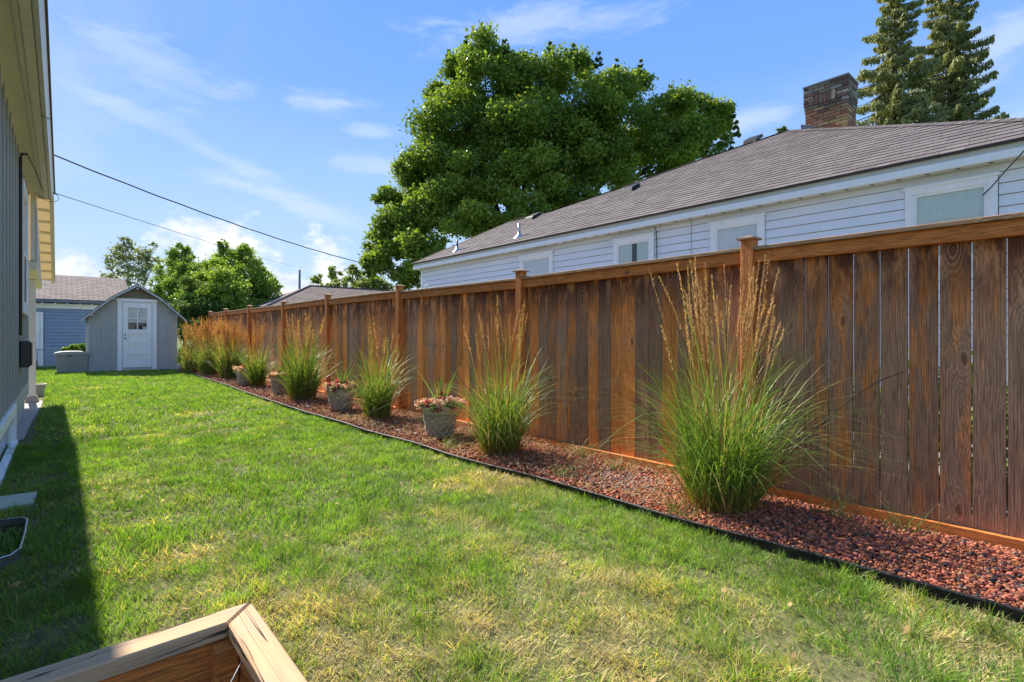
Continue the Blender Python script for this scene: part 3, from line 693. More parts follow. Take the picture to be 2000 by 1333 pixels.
# roof
P_ = lambda x: ZE+SL*(x-XE)
out2 = [(8.8, 15.03), (11.14, 12.66), (11.13, 10.78), (11.73, 8.75), (12.58, 6.75), (13.1, 4.86), (10.3, 1.5), (9.45, .45), (8.8, -.35)]
v = [(x-.0, y, P_(x)) for x, y in out2]
base_n = len(v)
v += [(13.48, 15.03, ZE), (13.48, 10.78, P_(11.13)-1.37), (17.4, 10.0, ZE), (17.4, -.35, ZE)]
f = [tuple(range(9)), (0, 9, 1), (1, 9, 10, 2), (2, 10, 11, 3), (3, 11, 4), (4, 11, 5), (5, 11, 12), (5, 12, 6), (6, 12, 8, 7)]
mesh_obj('roof_deck', v, f, M['shingle_attr'], nh, False, np.ones((len(v), 3))*.9)
def inside(x, y, poly):
    c = False; j = len(poly)-1
    for i in range(len(poly)):
        if (poly[i][1] > y) != (poly[j][1] > y) and x < (poly[j][0]-poly[i][0])*(y-poly[i][1])/(poly[j][1]-poly[i][1])+poly[i][0]: c = not c
        j = i
    return c
ca, sa = math.cos(math.atan(SL)), math.sin(math.atan(SL))
EX = .165; ang = math.atan(SL)
sh = []
row = 0
while row*EX < 5.2:
    s0 = row*EX - .02; y = -.5 - rnd.random()*.3
    while y < 15.2:
        L_ = rnd.choice([.17, .21, .25, .30, .34])
        # clip to outline along y at mid course
        xm = XE+(s0+EX*.5)*ca
        lo_, hi_ = y, y+L_-.004
        while lo_ < hi_ and not inside(xm, lo_+.001, out2): lo_ += .03
        while hi_ > lo_ and not inside(xm, hi_, out2): hi_ -= .03
        if hi_-lo_ > .05: sh.append((s0, lo_, hi_, .004+.006*rnd.random(), rnd.uniform(.80, 1.12)))
        y += L_
    row += 1
def shv(s0, y0, y1, th):
    pts = []
    for (s, h) in ((s0, .004), (s0+EX+.03, .0), (s0+EX+.03, .004), (s0, .010+th)):
        pts.append((XE+s*ca-h*sa, ZE+s*sa+h*ca))
    return pts
sh.sort(key=lambda q: (XE+q[0]*ca)**2+(q[1])**2)
near, rest = sh[:300], sh[300:]
smesh = bpy.data.meshes.new('shingle')
pts = [(x-XE, z-ZE) for x, z in shv(0, 0, 0, .006)]
smesh.from_pydata([(x, -.5, z) for x, z in pts]+[(x, .5, z) for x, z in pts], [], [(0,1,2,3),(7,6,5,4),(0,4,5,1),(1,5,6,2),(2,6,7,3),(3,7,4,0)]); smesh.materials.append(M['shingle'])
for (s0, y0, y1, th, tn) in near:
    o = bpy.data.objects.new('shingle', smesh); lift = th-.006+.0
    link(o, nh, (XE+s0*ca, (y0+y1)/2, ZE+s0*sa+lift*.5)); o.scale = (1, y1-y0, 1); o.color = (tn, tn, tn, 1)
mbx = MB(); cl_ = []
for (s0, y0, y1, th, tn) in rest:
    pp = shv(s0, y0, y1, th); mbx.add([(x, y0, z) for x, z in pp]+[(x, y1, z) for x, z in pp], [(0,1,2,3),(7,6,5,4),(2,6,7,3),(3,7,4,0)]); cl_ += [[tn, tn, tn]]*8
tag(mesh_obj('roof_shingles', mbx.v, mbx.f, M['shingle_attr'], nh, False, np.array(cl_)), kind='stuff')
box('drip_edge', XE-.028, XE+.011, -.35, 15.05, ZE-.032, ZE-.004, M['drip'], nh)
# hip caps
def capline(p, q, wd=.13, nm='ridge_shingle'):
    p, q = Vector(p), Vector(q); L_ = (q-p).length; n = max(1, int(L_/.16)); d = (q-p).normalized()
    side = d.cross(Vector((0, 0, 1))).normalized(); m = MB()
    for i in range(n):
        a = p+d*(L_*i/n)+Vector((0,0,.016)); b = p+d*(L_*(i+1)/n+.03)+Vector((0,0,.024))
        m.add([a-side*wd-Vector((0,0,.05)), a, a+side*wd-Vector((0,0,.05)), b-side*wd-Vector((0,0,.05)), b, b+side*wd-Vector((0,0,.05))], [(0,1,4,3),(1,2,5,4),(3,4,1,0)[:0] or (0,3,4,1)])
        m.f.pop()
    o = mesh_obj('ridge_cap', m.v, m.f, M['shingle_attr'], nh, False, np.repeat(rnd_cols(n), 6, 0)); tag(o, kind='stuff')
def rnd_cols(n): return np.repeat(np.array([[rnd.uniform(.75, 1.0)] for _ in range(n)]), 3, 1)
for i in range(7): capline(v[i], v[i+1])
# vents on the roof
def on_roof(px, py):
    u, vv = (px-1000)/1000, (657-py)/1000; dxr = SN+u*CS
    d = (ZE-SL*XE-EYE)/(vv-SL*dxr); return (dxr*d, (CS-u*SN)*d, EYE+vv*d)
for (px, py) in [(1232, 372), (1041, 427), (1471, 277)]:
    x, y, z = on_roof(px, py); m = MB()
    pl4 = [(x-.20, P_(x-.20)+.012), (x+.18, P_(x+.18)+.012), (x+.16, P_(x+.16)+.10), (x-.17, P_(x-.17)+.12)]
    m.prism_y([(a, b) for a, b in pl4], y-.17, y+.17); o = m.build('roof_vent', M['black'], nh, bv=.01)
for (px, py, h) in [(1014, 463, .36), (893, 490, .34)]:
    x, y, z = on_roof(px, py); m = MB(); m.lathe([(.0, .12), (.045, .12), (.05, .06), (.13, -.01), (.16, -.06)], (x, y, z), 16); fl = m.build('pipe_flashing', M['galv'], nh, True)
    m = MB().tube([(x, y, z), (x, y, z+h)], .034, 12); m.build('vent_pipe', M['leaddark'] if px < 950 else M['galv'], nh, True)
# service cables on the wall
m = MB().tube([(8.93, 5.83, 3.395), (8.96, 5.80, 3.30), (8.975, 5.80, 3.1), (8.975, 5.80, 2.2)], .009, 6); m.build('wall_cable', M['wire'], nh, True)
m = MB().tube([(8.975, 5.05, 3.39), (8.98, 5.05, 2.2)], .004, 6); m.build('wall_cable', M['wire'], nh, True)
m = MB().tube([(8.97, .95, 3.02), (8.80, .86, 3.06), (8.5, .68, 3.20), (8.2, .45, 3.38), (7.9, .2, 3.62), (7.4, -.5, 4.1)], .008, 6); o = m.build('service_cable', M['wire'], None, True); tag(o, 'thin black cable hanging down before the rightmost window of the blue white house', 'cable')

# chimney, brick by brick
ch = MB().box(13.14, 13.72, 3.67, 4.44, 4.6, 6.98); cho = ch.build('chimney', M['mortar'], nh)
BZ0, NB, BH = 5.35, 22, .0746
pal_lo = [(.38, .18, .09), (.42, .20, .09), (.46, .25, .11), (.32, .12, .07), (.52, .32, .13), (.40, .23, .13), (.34, .17, .10), (.38, .22, .13)]
pal_hi = [(.15, .095, .075), (.19, .125, .09), (.24, .19, .13), (.12, .075, .065), (.30, .25, .17), (.17, .085, .07), (.28, .27, .23)]
bme = bpy.data.meshes.new('brick'); bme.from_pydata(boxv(-.5,.5,-.5,.5,-.5,.5), [], BOXF); bme.materials.append(M['brick'])
def brick(x0, x1, y0, y1, z0, z1, fz):
    o = bpy.data.objects.new('brick', bme); link(o, cho, ((x0+x1)/2+rnd.uniform(-.002,.002), (y0+y1)/2, (z0+z1)/2)); o.scale = (x1-x0, y1-y0, z1-z0)
    c = rnd.choice(pal_hi if rnd.random() < fz else pal_lo); k = rnd.uniform(.85, 1.15); o.color = (c[0]*k, c[1]*k, c[2]*k, 1); bevel(o, .004)
X0, X1, Y0, Y1 = 13.10, 13.75, 3.62, 4.47
for r_ in range(NB):
    z0 = BZ0+r_*BH; z1 = z0+BH-.010; fz = min(1, max(0, (z0-6.15)/.35)); fl = .030*max(0, min(1, (z0-6.3)/.25))
    x0, x1, y0, y1 = X0-fl, X1+fl, Y0-fl, Y1+fl
    sold = r_ in (16, 17, 18)
    y = y0; stag = (.13 if r_ % 2 else .235); first = True
    while y < y1-.02:
        L_ = stag if first else .235; first = False
        e = min(y1, y+L_-.011)
        if y1-e < .05: e = y1
        if not (sold and y+.03 < Y1-.20 and e > Y0+.22): brick(x0, x0+.09, y, e, z0, z1, fz)
        elif y < Y0+.20: brick(x0, x0+.09, y, Y0+.21, z0, z1, fz)
        elif e > Y1-.20: brick(x0, x0+.09, Y1-.19, e, z0, z1, fz)
        y = e+.011
    x = x0+.101; k2_ = r_ % 2
    while x < x1-.03:
        e = min(x1, x+(.18 if k2_ else .27)-.011); k2_ = 0
        if x1-e < .05: e = x1
        brick(x, e, y0, y0+.09, z0, z1, fz); x = e+.011
for j in range(5):
    y = Y0+.222+j*.0875; brick(X0-.032+.006*(j % 2), X0+.06, y, y+.076, BZ0+16*BH, BZ0+19*BH-.012, 1)
box('chimney_crown', X0-.045, X1+.045, Y0-.045, Y1+.045, BZ0+NB*BH-.008, BZ0+NB*BH+.03, M['leaddark'], cho)
m = MB(); m.add([(13.06, 4.55, 5.9), (13.06, 4.0, 5.75), (13.05, 4.55, 6.17), (13.05, 4.3, 6.05)], [(0, 1, 3, 2)]); m.build('flashing', M['leaddark'], cho)

# ------------------------------------------------------------------ left house
lh = thing('grey_house', 'grey board and batten house wall with deep beige eaves along the left edge', 'house', (-.42, 8, 0))
LX = -.42; LY1 = 11.25
box('wall', LX-6, LX, 1.5, LY1, .46, 3.50, M['grey'], lh)
box('foundation', LX-5.9, LX-.02, 1.5, LY1-.05, -.05, .30, M['ltgrey'], lh)
box('water_table', LX-.3, LX+.028, 1.5, LY1+.03, .27, .47, M['ltgrey'], lh)
y = 1.7; bat = None
while y < LY1-.05:
    if not (9.25 < y < 10.95):
        if bat is None: bat = box('batten', LX, LX+.034, y, y+.06, .47, 3.48, M['greyb'], lh)
        else: dup(bat, lh, (LX+.017, y+.03, 1.975))
    else:
        box('batten', LX, LX+.024, y, y+.055, .47, 1.42, M['greyb'], lh); box('batten', LX, LX+.024, y, y+.055, 3.36, 3.48, M['greyb'], lh)
    y += .40 if y < 8.3 else .305
box('corner_board', LX-.08, LX+.027, LY1-.09, LY1+.004, .47, 3.48, M['greyb'], lh)
# window with lower insect screen
a, b, z0, z1 = 9.42, 10.72, 1.50, 3.30; t = .10
wn = MB()
for q in [(a, a+t, z0, z1), (b-t, b, z0, z1), (a+t, b-t, z1-t, z1), (a+t, b-t, z0, z0+t*1.4)]: wn.box(LX, LX+.045, *q)
wo = wn.build('window', M['white'], lh, bv=.003)
fr_ = MB()
for q in [(a+t, a+t+.04, z0+.14, z1-t), (b-t-.04, b-t, z0+.14, z1-t), (a+t+.04, b-t-.04, z1-t-.04, z1-t), (a+t+.04, b-t-.04, 2.33, 2.38), (a+t+.04, b-t-.04, z0+.14, z0+.18)]: fr_.box(LX, LX+.030, *q)
fr_.build('sash', M['white'], wo)
box('pane', LX+.004, LX+.010, a+t+.04, b-t-.04, 2.38, z1-t-.04, M['glass'], wo)
box('insect_screen', LX+.012, LX+.020, a+t+.04, b-t-.04, z0+.18, 2.33, M['screen'], wo)
# meter box and conduit
mo = box('meter_box', LX+.030, LX+.125, 8.75, 9.10, .80, 1.13, M['metalbox'], lh, .012)
box('box_cover', LX+.126, LX+.140, 8.77, 9.08, .82, 1.11, M['metalbox'], mo, .006)
box('backing_plate', LX+.002, LX+.029, 8.55, 8.74, .74, 1.22, M['metalbox'], lh)
m = MB().tube([(LX+.045, 8.64, 1.2), (LX+.045, 8.64, 3.36), (LX+.06, 8.66, 3.42), (LX+.10, 8.72, 3.44)], .017, 8); m.build('conduit', M['metalbox'], lh, True)
# basement window
m = MB()
a, b, z0, z1 = 5.4, 7.85, .02, .245
for q in [(a, a+.09, z0, z1+.20), (b-.10, b, z0, z1+.20), (a+.09, b-.10, z1+.10, z1+.20)]: m.box(LX+.001, LX+.05, *q)
bw = m.build('window', M['white'], lh, bv=.003)
box('inner_frame', LX-.015, LX+.012, b-.22, b-.10, .02, .34, M['white'], bw)
box('pane', LX-.015, LX-.008, a+.09, b-.22, .02, .34, M['glass'], bw)
box('sill', LX+.002, LX+.060, a-.05, b+.04, .0, .045, M['white'], bw, .004)
# eaves: soffit, boxed board, gutter
LYE = 11.55
box('soffit', LX-.02, LX+.185, 1.0, LYE-.02, 3.505, 3.535, M['soffit'], lh)
box('frieze_board', LX, LX+.022, 1.0, LY1, 3.43, 3.505, M['soffit'], lh)
box('eave_board', LX+.160, LX+.198, 1.0, LYE-.01, 3.487, 3.504, M['eave'], lh)
box('eave_panel', LX+.200, LX+.262, 1.0, LYE, 3.47, 3.62, M['eave'], lh)
m = MB(); prof = [(0, 3.49), (.012, 3.475), (.045, 3.470), (.058, 3.50), (.064, 3.56), (.075, 3.575), (.075, 3.59), (.06, 3.59), (.05, 3.50), (.012, 3.495), (.012, 3.59), (0, 3.59)]
m.prism_y([(LX+.264+a_*.85, b_) for a_, b_ in prof], 1.0, LYE+.01); m.build('gutter', M['gutter'], lh)
box('gutter_strap', LX+.255, LX+.330, 7.2, 7.235, 3.462, 3.468, M['galv'], lh)
m = MB(); m.add([(LX+.345, 1.0, 3.60), (LX+.345, LYE+.03, 3.60), (LX-3, LYE+.03, 5.0), (LX-3, 1.0, 5.0), (LX+.345, 1.0, 3.63), (LX+.345, LYE+.03, 3.63), (LX-3, LYE+.03, 5.03), (LX-3, 1.0, 5.03)], BOXF); m.build('roof', M['shgarage'], lh)
m = MB(); m.add([(LX-3, 1.0, 5.0), (LX-3, LYE+.03, 5.0), (LX-6.3, LYE+.03, 3.6), (LX-6.3, 1.0, 3.6), (LX-3, 1.0, 5.03), (LX-3, LYE+.03, 5.03), (LX-6.3, LYE+.03, 3.63), (LX-6.3, 1.0, 3.63)], BOXF); m.build('roof', M['shgarage'], lh)
m = MB(); m.prism_y([(LX-5.95, 3.5), (LX+.0, 3.5), (LX-3, 4.95)], LY1-.06, LY1-.002); m.build('gable_wall', M['grey'], lh)
# rear porch: roof falls away from the wall, purlins seen from below, shingled side
porch = thing('rear_porch', 'cream rear porch with scalloped shingle side and open sloping eave at the house end', 'porch', (-.4, 13, 0))
pr0, pr1 = (11.40, 3.545), (14.25, 2.345); Wd = -.115
def slab(name, x0, x1, off0, off1, mat, par=porch, ext=0, s0=0, s1=1):
    (ya, za), (yb, zb) = pr0, pr1; m = MB(); A = (ya+(yb-ya)*s0, za+(zb-za)*s0); B = (ya+(yb-ya)*s1, za+(zb-za)*s1)
    m.add([(x0, A[0], A[1]+off0), (x1, A[0], A[1]+off0), (x1, B[0], B[1]+off0), (x0, B[0], B[1]+off0), (x0, A[0], A[1]+off1), (x1, A[0], A[1]+off1), (x1, B[0], B[1]+off1), (x0, B[0], B[1]+off1)], BOXF)
    return m.build(name, mat, par)
slab('roof_panel', -3.2, Wd-.035, .012, .016, M['panel'])
slab('barge_board', Wd-.034, Wd, -.075, .035, M['cream'])
slab('verge_strip', Wd+.001, Wd+.02, -.02, .036, M['cream'])
pur = None
for i in range(9):
    s = .03+i*.118; ya = pr0[0]+(pr1[0]-pr0[0])*s; za = pr0[1]+(pr1[1]-pr0[1])*s
    if pur is None: pur = box('purlin', -.30, Wd-.036, ya, ya+.045, za-.045, za+.011-.012, M['cream'], porch)
    else: dup(pur, porch, (( -.30+Wd-.036)/2, ya+.0225, za-.023))
# shingled side wall under the rake
SX = -.315
m = MB(); m.prism_x([(11.30, 2.40), (13.95, 2.30), (13.95, 2.46), (11.42, 3.52), (11.30, 3.52)], SX-.06, SX); m.build('side_wall', M['cream'], porch)
sp = bpy.data.meshes.new('wall_shingle')
sp.from_pydata([(0, -.06, .0), (0, .06, 0), (0, -.06, -.07), (0, .06, -.07), (.004, 0, -.11), (.006, -.055, -.06), (.006, .055, -.06), (.004, -.06, 0), (.004, .06, 0)], [], [(7, 5, 6, 8), (5, 4, 6), (0, 2, 5, 7), (1, 8, 6, 3), (2, 4, 5), (3, 6, 4)]); sp.materials.append(M['siding'])
for r_ in range(14):
    zz = 3.46-r_*.085
    y = 11.36+(r_ % 2)*.065
    while y < 13.93:
        rake = pr0[1]+(pr1[1]-pr0[1])*(y-pr0[0])/(pr1[0]-pr0[0])
        if zz < rake-.03 and zz-.1 > 2.36-(y-11.3)*.038:
            o = bpy.data.objects.new('wall_shingle', sp); link(o, porch, (SX+.006, y, zz)); o.rotation_euler = (0, -.07, 0)
        y += .13
m = MB(); m.add([(-.45, 11.30, 2.26), (SX+.02, 11.30, 2.26), (SX+.02, 13.97, 2.14), (-.45, 13.97, 2.14), (-.45, 11.30, 2.41), (SX+.02, 11.30, 2.41), (SX+.02, 13.97, 2.31), (-.45, 13.97, 2.31)], BOXF); m.build('beam', M['cream'], porch)
box('rear_beam', -3.2, -.46, 13.84, 13.97, 2.14, 2.30, M['cream'], porch)
box('porch_ceiling', -3.2, -.46, 11.3, 13.8, 2.30, 2.32, M['cream'], porch)
box('porch_post', -.445, -.345, 12.50, 12.60, .10, 2.20, M['postw'], porch, .004)
m = MB(); c = (-.395, 12.55)
m.add([(c[0]-.10, c[1]-.10, 0), (c[0]+.10, c[1]-.10, 0), (c[0]+.10, c[1]+.10, 0), (c[0]-.10, c[1]+.10, 0), (c[0]-.065, c[1]-.065, .12), (c[0]+.065, c[1]-.065, .12), (c[0]+.065, c[1]+.065, .12), (c[0]-.065, c[1]+.065, .12)], BOXF); m.build('post_footing', M['concrete'], porch)
box('outside_downpipe', Wd-.01, Wd+.02, 14.0, 14.05, 2.28, 2.34, M['gutter'], porch)
# walk
wk = mesh_obj('concrete_walk', [(-.60, 8.1, .008), (-.325, 8.1, .008), (-.31, 9.5, .008), (-.27, 11.2, .008), (-.25, 12.75, .008), (-3.4, 12.75, .008), (-3.4, 11.2, .008), (-.6, 11.2, .008)], [(0,1,2,3,4,5,6,7)], M['concrete']); tag(wk, kind='structure')
# tub planter near porch post
m = MB(); m.lathe([(.0, 0), (.15, 0), (.185, .20), (.20, .21), (.20, .235), (.172, .235), (.165, .19), (0, .185)], (-.42, 13.9, .0), 28)
o = m.build('tub_planter', M['pot'], None, False); tag(o, 'low grey tub planter on the ground behind the porch post', 'planter')
# paver and window well at the left edge
o = mesh_obj('concrete_paver', [(-.8, 4.80, .0), (-.15, 4.88, .0), (-.135, 5.22, .0), (-.8, 5.26, .0), (-.8, 4.80, .035), (-.15, 4.88, .030), (-.135, 5.22, .030), (-.8, 5.26, .035)], BOXF, M['paver']); bevel(o, .004); tag(o, 'worn greenish concrete paver lying in the grass by the house wall', 'paver')
ww = thing('window_well', 'galvanised metal window well rim sunk in the grass beside the house', 'window well', (-.3, 4.1, 0))
arc = [(-.42, 4.50), (-.24, 4.49), (-.185, 4.47), (-.160, 4.40), (-.160, 4.1), (-.168, 3.82), (-.20, 3.74), (-.30, 3.69), (-.42, 3.67)]
m = MB().tube([(a, b, .045) for a, b in arc], .0065, 8); m.build('rim', M['galv'], ww, True)
m = MB(); 
for (a, b) in arc: m.v += [(a, b, .045), (a, b, -.015)]
m.f += [(2*i, 2*i+2, 2*i+3, 2*i+1) for i in range(len(arc)-1)]; m.build('liner', M['galv'], ww, True)
mesh_obj('well_floor', [(a, b, .006) for a, b in arc], [tuple(range(len(arc)))], M['soil'], ww)

rs = np.random.RandomState(15); n = 380; b = np.stack([rs.uniform(-.40, -.18, n), rs.uniform(3.74, 4.3, n), np.full(n, .008)], 1)
v, f, _ = ribbons(b, rs.uniform(0, 6.28, n), .03+.07*rs.rand(n), .006+.006*rs.rand(n), .3+.5*rs.rand(n), .4*rs.rand(n), rs.uniform(0, 6.28, n), 3, zclip=.007)
tag(mesh_obj('well_weeds', v, f, M['grass'], ww, False, np.repeat(np.array([.13, .24, .05])*(.6+.8*rs.rand(n, 1)), 8, 0)), kind='stuff')
rs = np.random.RandomState(16); n = 130; y = .2+12*rs.rand(n)**1.6; x = rs.uniform(-.2, 2.8, n); q = rs.uniform(0, 6.28, n); sz = .010+.014*rs.rand(n); zz_ = .032+.012*rs.rand(n)
P0 = np.stack([x, y, zz_], 1); A_ = np.stack([np.cos(q), np.sin(q), rs.randn(n)*.3], 1)*sz[:, None]; B2 = np.stack([-np.sin(q), np.cos(q), rs.randn(n)*.3], 1)*sz[:, None]*.55
V = np.stack([P0-A_, P0-B2, P0+A_, P0+B2], 1).reshape(-1, 3); F = (np.arange(n)*4)[:, None]+np.arange(4)[None]
o = mesh_obj('fallen_leaves', V, F, M['straw'], lawn, False, np.repeat(np.array([.42, .27, .11])*(.5+.8*rs.rand(n, 1)), 4, 0)); tag(o, kind='stuff')
# ------------------------------------------------------------------ leaf helper
def leafcloud(lobes, n, size, cols, seed, sub=14, subr=.42, flat=.8, up=.35, shell=.55, droop=0, yellow=None, aspect=.62):
    rs = np.random.RandomState(seed); L = np.array(lobes, float)
    wt = L[:, 3]**2; cnt = (n*wt/wt.sum()).astype(int)
    P, C = [], []
    for (cx, cy, cz, r_), k in zip(L, cnt):
        if k < 4: continue
        d = rs.randn(sub, 3); d /= np.linalg.norm(d, axis=1)[:, None]; d[:, 2] = d[:, 2]*.9+.1
        sc = np.array([cx, cy, cz])+d*r_*(.45+.42*rs.rand(sub, 1))*np.array([1, 1, flat]); sr = r_*subr*(.55+.8*rs.rand(sub)); tone = rs.rand(sub)
        i = rs.choice(sub, k, p=sr**2/np.sum(sr**2)); q = rs.randn(k, 3); q /= np.linalg.norm(q, axis=1)[:, None]
        rad = np.where(rs.rand(k) < .72, (shell+(1-shell)*rs.rand(k))*(1+.10*rs.randn(k)), np.minimum(np.abs(rs.randn(k))*.8, 1.35))
        P.append(sc[i]+q*(sr[i]*rad)[:, None]*np.array([1, 1, .75])); C.append(tone[i])
    P = np.concatenate(P); C = np.concatenate(C); n = len(P)
    nr = rs.randn(n, 3)+np.array([0, 0, up*2]); nr /= np.linalg.norm(nr, axis=1)[:, None]
    a = np.cross(nr, rs.randn(n, 3)); a /= np.linalg.norm(a, axis=1)[:, None]; a[:, 2] -= droop; a /= np.linalg.norm(a, axis=1)[:, None]; b = np.cross(nr, a)
    s = size*(.6+.8*rs.rand(n))[:, None]; w_ = s*aspect
    fold = nr*s*.14
    V = np.stack([P-a*s*.5, P+b*w_*.5+a*s*.05+fold, P+a*s*.55, P-b*w_*.5+a*s*.05+fold], 1).reshape(-1, 3)
    F = (np.arange(n)*4)[:, None]+np.arange(4)[None]; F = np.concatenate([F[:, [0, 1, 2]], F[:, [0, 2, 3]]], 0)
    c0, c1 = np.array(cols[0]), np.array(cols[1]); tt = np.clip(C*.6+rs.rand(n)*.5, 0, 1)[:, None]
    cc = c0+(c1-c0)*tt
    if yellow is not None: k = rs.rand(n) < yellow[1]; cc[k] = np.array(yellow[0])*(.7+.5*rs.rand(k.sum(), 1))
    return V, F, np.repeat(cc, 4, 0), P
def tree(name, label, cat, base, lobes, n, size, cols, seed, trunk_r=.2, group=None, limbs=True, barkm='bark', **kw):
    t = thing(name, label, cat, tuple(base), group)
    V, F, C, P = leafcloud(lobes, n, size, cols, seed, **kw)
    mesh_obj('crown', V, F, M['leaf'], t, False, C)
    r_ = random.Random(seed); B = Vector(base); top = Vector(lobes[0][:3]); m = MB()
    cz = np.array(lobes)[:, :3].mean(0); fork = B+(Vector(cz)-B)*.45
    m.tube([B, B+(fork-B)*.5+Vector((r_.uniform(-.1, .1), r_.uniform(-.1, .1), 0)), fork], [trunk_r*1.25, trunk_r, trunk_r*.85], 10); m.build('trunk', M[barkm], t, True)
    if limbs:
        m = MB()
        for l in sorted(lobes, key=lambda q: -q[3])[:16]:
            e = Vector(l[:3]); mid = fork+(e-fork)*.5+Vector((r_.uniform(-.4, .4), r_.uniform(-.4, .4), r_.uniform(0, .5)))*trunk_r*2
            m.tube([fork, mid, e], [trunk_r*.5, trunk_r*.3, trunk_r*.12], 6)
            for j in range(5):
                s = e+Vector((r_.gauss(0, 1), r_.gauss(0, 1), r_.gauss(0, .8)+.2))*l[3]*.38; m.tube([mid+(e-mid)*.5, (mid+e)*.25+s*.5, s], [trunk_r*.14, trunk_r*.09, trunk_r*.03], 5)
        m.build('limbs', M[barkm], t, True)
    return t
def S(px, py, d, rpx): p = survey(px, py, d); return (p[0], p[1], p[2], rpx/1000*d)

# big maple behind the neighbour house
ml = [(945,120,26,62),(1060,160,25,75),(950,190,25,80),(900,255,25,85),(1010,260,23.5,95),(1110,250,24,90),(1200,190,25,60),(1215,255,24,80),(1300,235,25,72),(1380,235,26,50),(1385,280,26,52),(1290,310,25,75),(1180,330,23.5,75),(1050,350,23,80),(930,350,23,80),(845,330,24.5,70),(850,410,23.5,75),(780,450,23.5,62),(760,495,23.5,50),(830,500,22.5,60),(930,440,22,65),(1020,420,22,60),(800,540,23,40),(1320,280,23.5,60),(1120,400,23.5,55),(1010,130,26.5,45),(900,150,26.5,42),(1240,160,26,34),(1130,130,26.5,40),(1400,250,27,36),(1000,300,26.5,110),(1150,300,27,90),(870,400,26.5,90),(775,405,25,46),(742,475,25,34),(738,515,24,36),(812,345,25,46),(862,270,26,52),(872,195,26.5,44),(1335,205,26.5,44),(800,440,26,60)]
lob = [S(a, b, d, r_) for a, b, d, r_ in ml]
tp = survey(1010, 650, 26); tree('maple_tree', 'large dense green maple rising behind the pale blue house', 'tree', (tp[0], tp[1], 0), lob, 240000, .165, ((.070, .135, .024), (.26, .36, .058)), 31, .42, subr=.36, sub=22, shell=.5, yellow=((.22, .24, .04), .06))
tw = [S(a, b, d, r_) for a, b, d, r_ in [(943,60,26,12),(947,85,26,16),(875,110,26,13),(1120,100,26,13),(985,90,26,14),(1205,128,26,12),(1075,95,26,14),(1425,215,26,16),(1430,290,26,14),(1345,185,26,13),(912,85,26,14),(1310,180,26,14),(1250,130,26,11),(1437,250,26,12),(1170,115,26,12),(716,520,23,14)]]
tw = [(x_, y_, z_+k_*.30-.35, r_*(.75-.2*k_)) for (x_, y_, z_, r_) in tw for k_ in range(3)]
V, F, C, P = leafcloud(tw, 3000, .17, ((.03, .062, .014), (.14, .2, .035)), 32, sub=8, subr=.45, shell=.1)
mesh_obj('crown_sprigs', V, F, M['leaf'], bpy.data.objects['maple_tree'], False, C)

# trees and shrubs behind the shed
L2 = [(475,545,27,42),(455,520,28,34),(500,560,27,38),(520,585,27,30),(440,560,26,45),(480,500,28,22),(440,500,28,18),(435,478,28,12),(528,562,28,20),(400,575,26,42),(420,540,27,36),(545,590,28,14),(432,485,28,9),(437,495,28,12),(478,490,28,12),(512,540,28,14),(530,548,28,10),(470,590,25,36),(500,525,28,18),(460,610,25,40),(420,610,25,36),(500,610,26,34),(535,605,27,22),(440,530,27,30),(400,600,24.5,30)]
p = survey(460, 700, 27); tree('leafy_tree', 'bright green leafy tree behind the fence end, tallest beside the far brown roof', 'tree', (p[0], p[1], 0), [S(*q) for q in L2], 60000, .11, ((.09, .17, .025), (.34, .46, .07)), 41, .10, subr=.38, sub=24, shell=.1, flat=1.25, up=.15)
L3 = [(350,515,29,30),(370,540,28,36),(365,500,29,16),(330,535,29,32),(345,565,27,34),(380,590,26,34),(360,488,29,10),(310,560,28,22),(395,560,27,28),(350,600,27,40),(400,620,25.5,32),(320,590,28,30),(300,585,28,26),(385,535,27.5,24),(398,552,27.5,24),(352,640,24,26),(380,600,24.5,34),(410,590,25,32),(356,700,23.5,20),(352,480,28.5,8),(338,500,28.5,12)]
p = survey(360, 700, 28); tree('leafy_tree', 'mid green slender tree rising directly behind the shed roof', 'tree', (p[0], p[1], 0), [S(*q) for q in L3], 42000, .11, ((.08, .15, .025), (.30, .42, .07)), 42, .09, subr=.38, sub=22, shell=.1, flat=1.25, up=.15)
L4 = [(250,500,31,26),(225,505,31,18),(245,480,31,16),(275,520,31,26),(265,545,30,26),(285,500,31,16),(215,545,31,16),(215,518,31,12),(300,515,31,18),(240,540,31,24),(243,470,31,8),(300,480,31,8)]
p = survey(258, 700, 31); tree('thin_birch_tree', 'sparse grey green tree with pale twigs left above the shed', 'tree', (p[0], p[1], 0), [S(*q) for q in L4], 5600, .12, ((.10, .13, .06), (.28, .32, .14)), 43, .07, barkm='birch', subr=.45, sub=22, shell=.0, flat=1.2)
L5 = [(375,640,22.8,30),(365,610,23.5,28),(375,690,22.5,28),(400,660,23,28),(395,610,24,30),(420,620,24.5,26),(368,590,24,20),(362,650,24,28),(358,700,24,24),(390,700,24,32),(352,610,25,24),(372,560,25,24),(415,655,24,22)]
p = survey(380, 720, 23); tree('dark_shrub', 'dark glossy shrub between the shed side wall and the fence end', 'shrub', (p[0], p[1], 0), [S(*q) for q in L5], 22000, .09, ((.03, .07, .02), (.12, .19, .04)), 44, .05, limbs=False, subr=.5, sub=14, shell=.4)
L6 = [(620,545,34,12),(655,540,34,13),(648,528,34,8),(690,545,34,20),(690,525,34,10),(720,555,33,22),(740,560,33,20),(665,560,33,20),(700,565,33,22),(760,565,33,14),(635,560,33,12)]
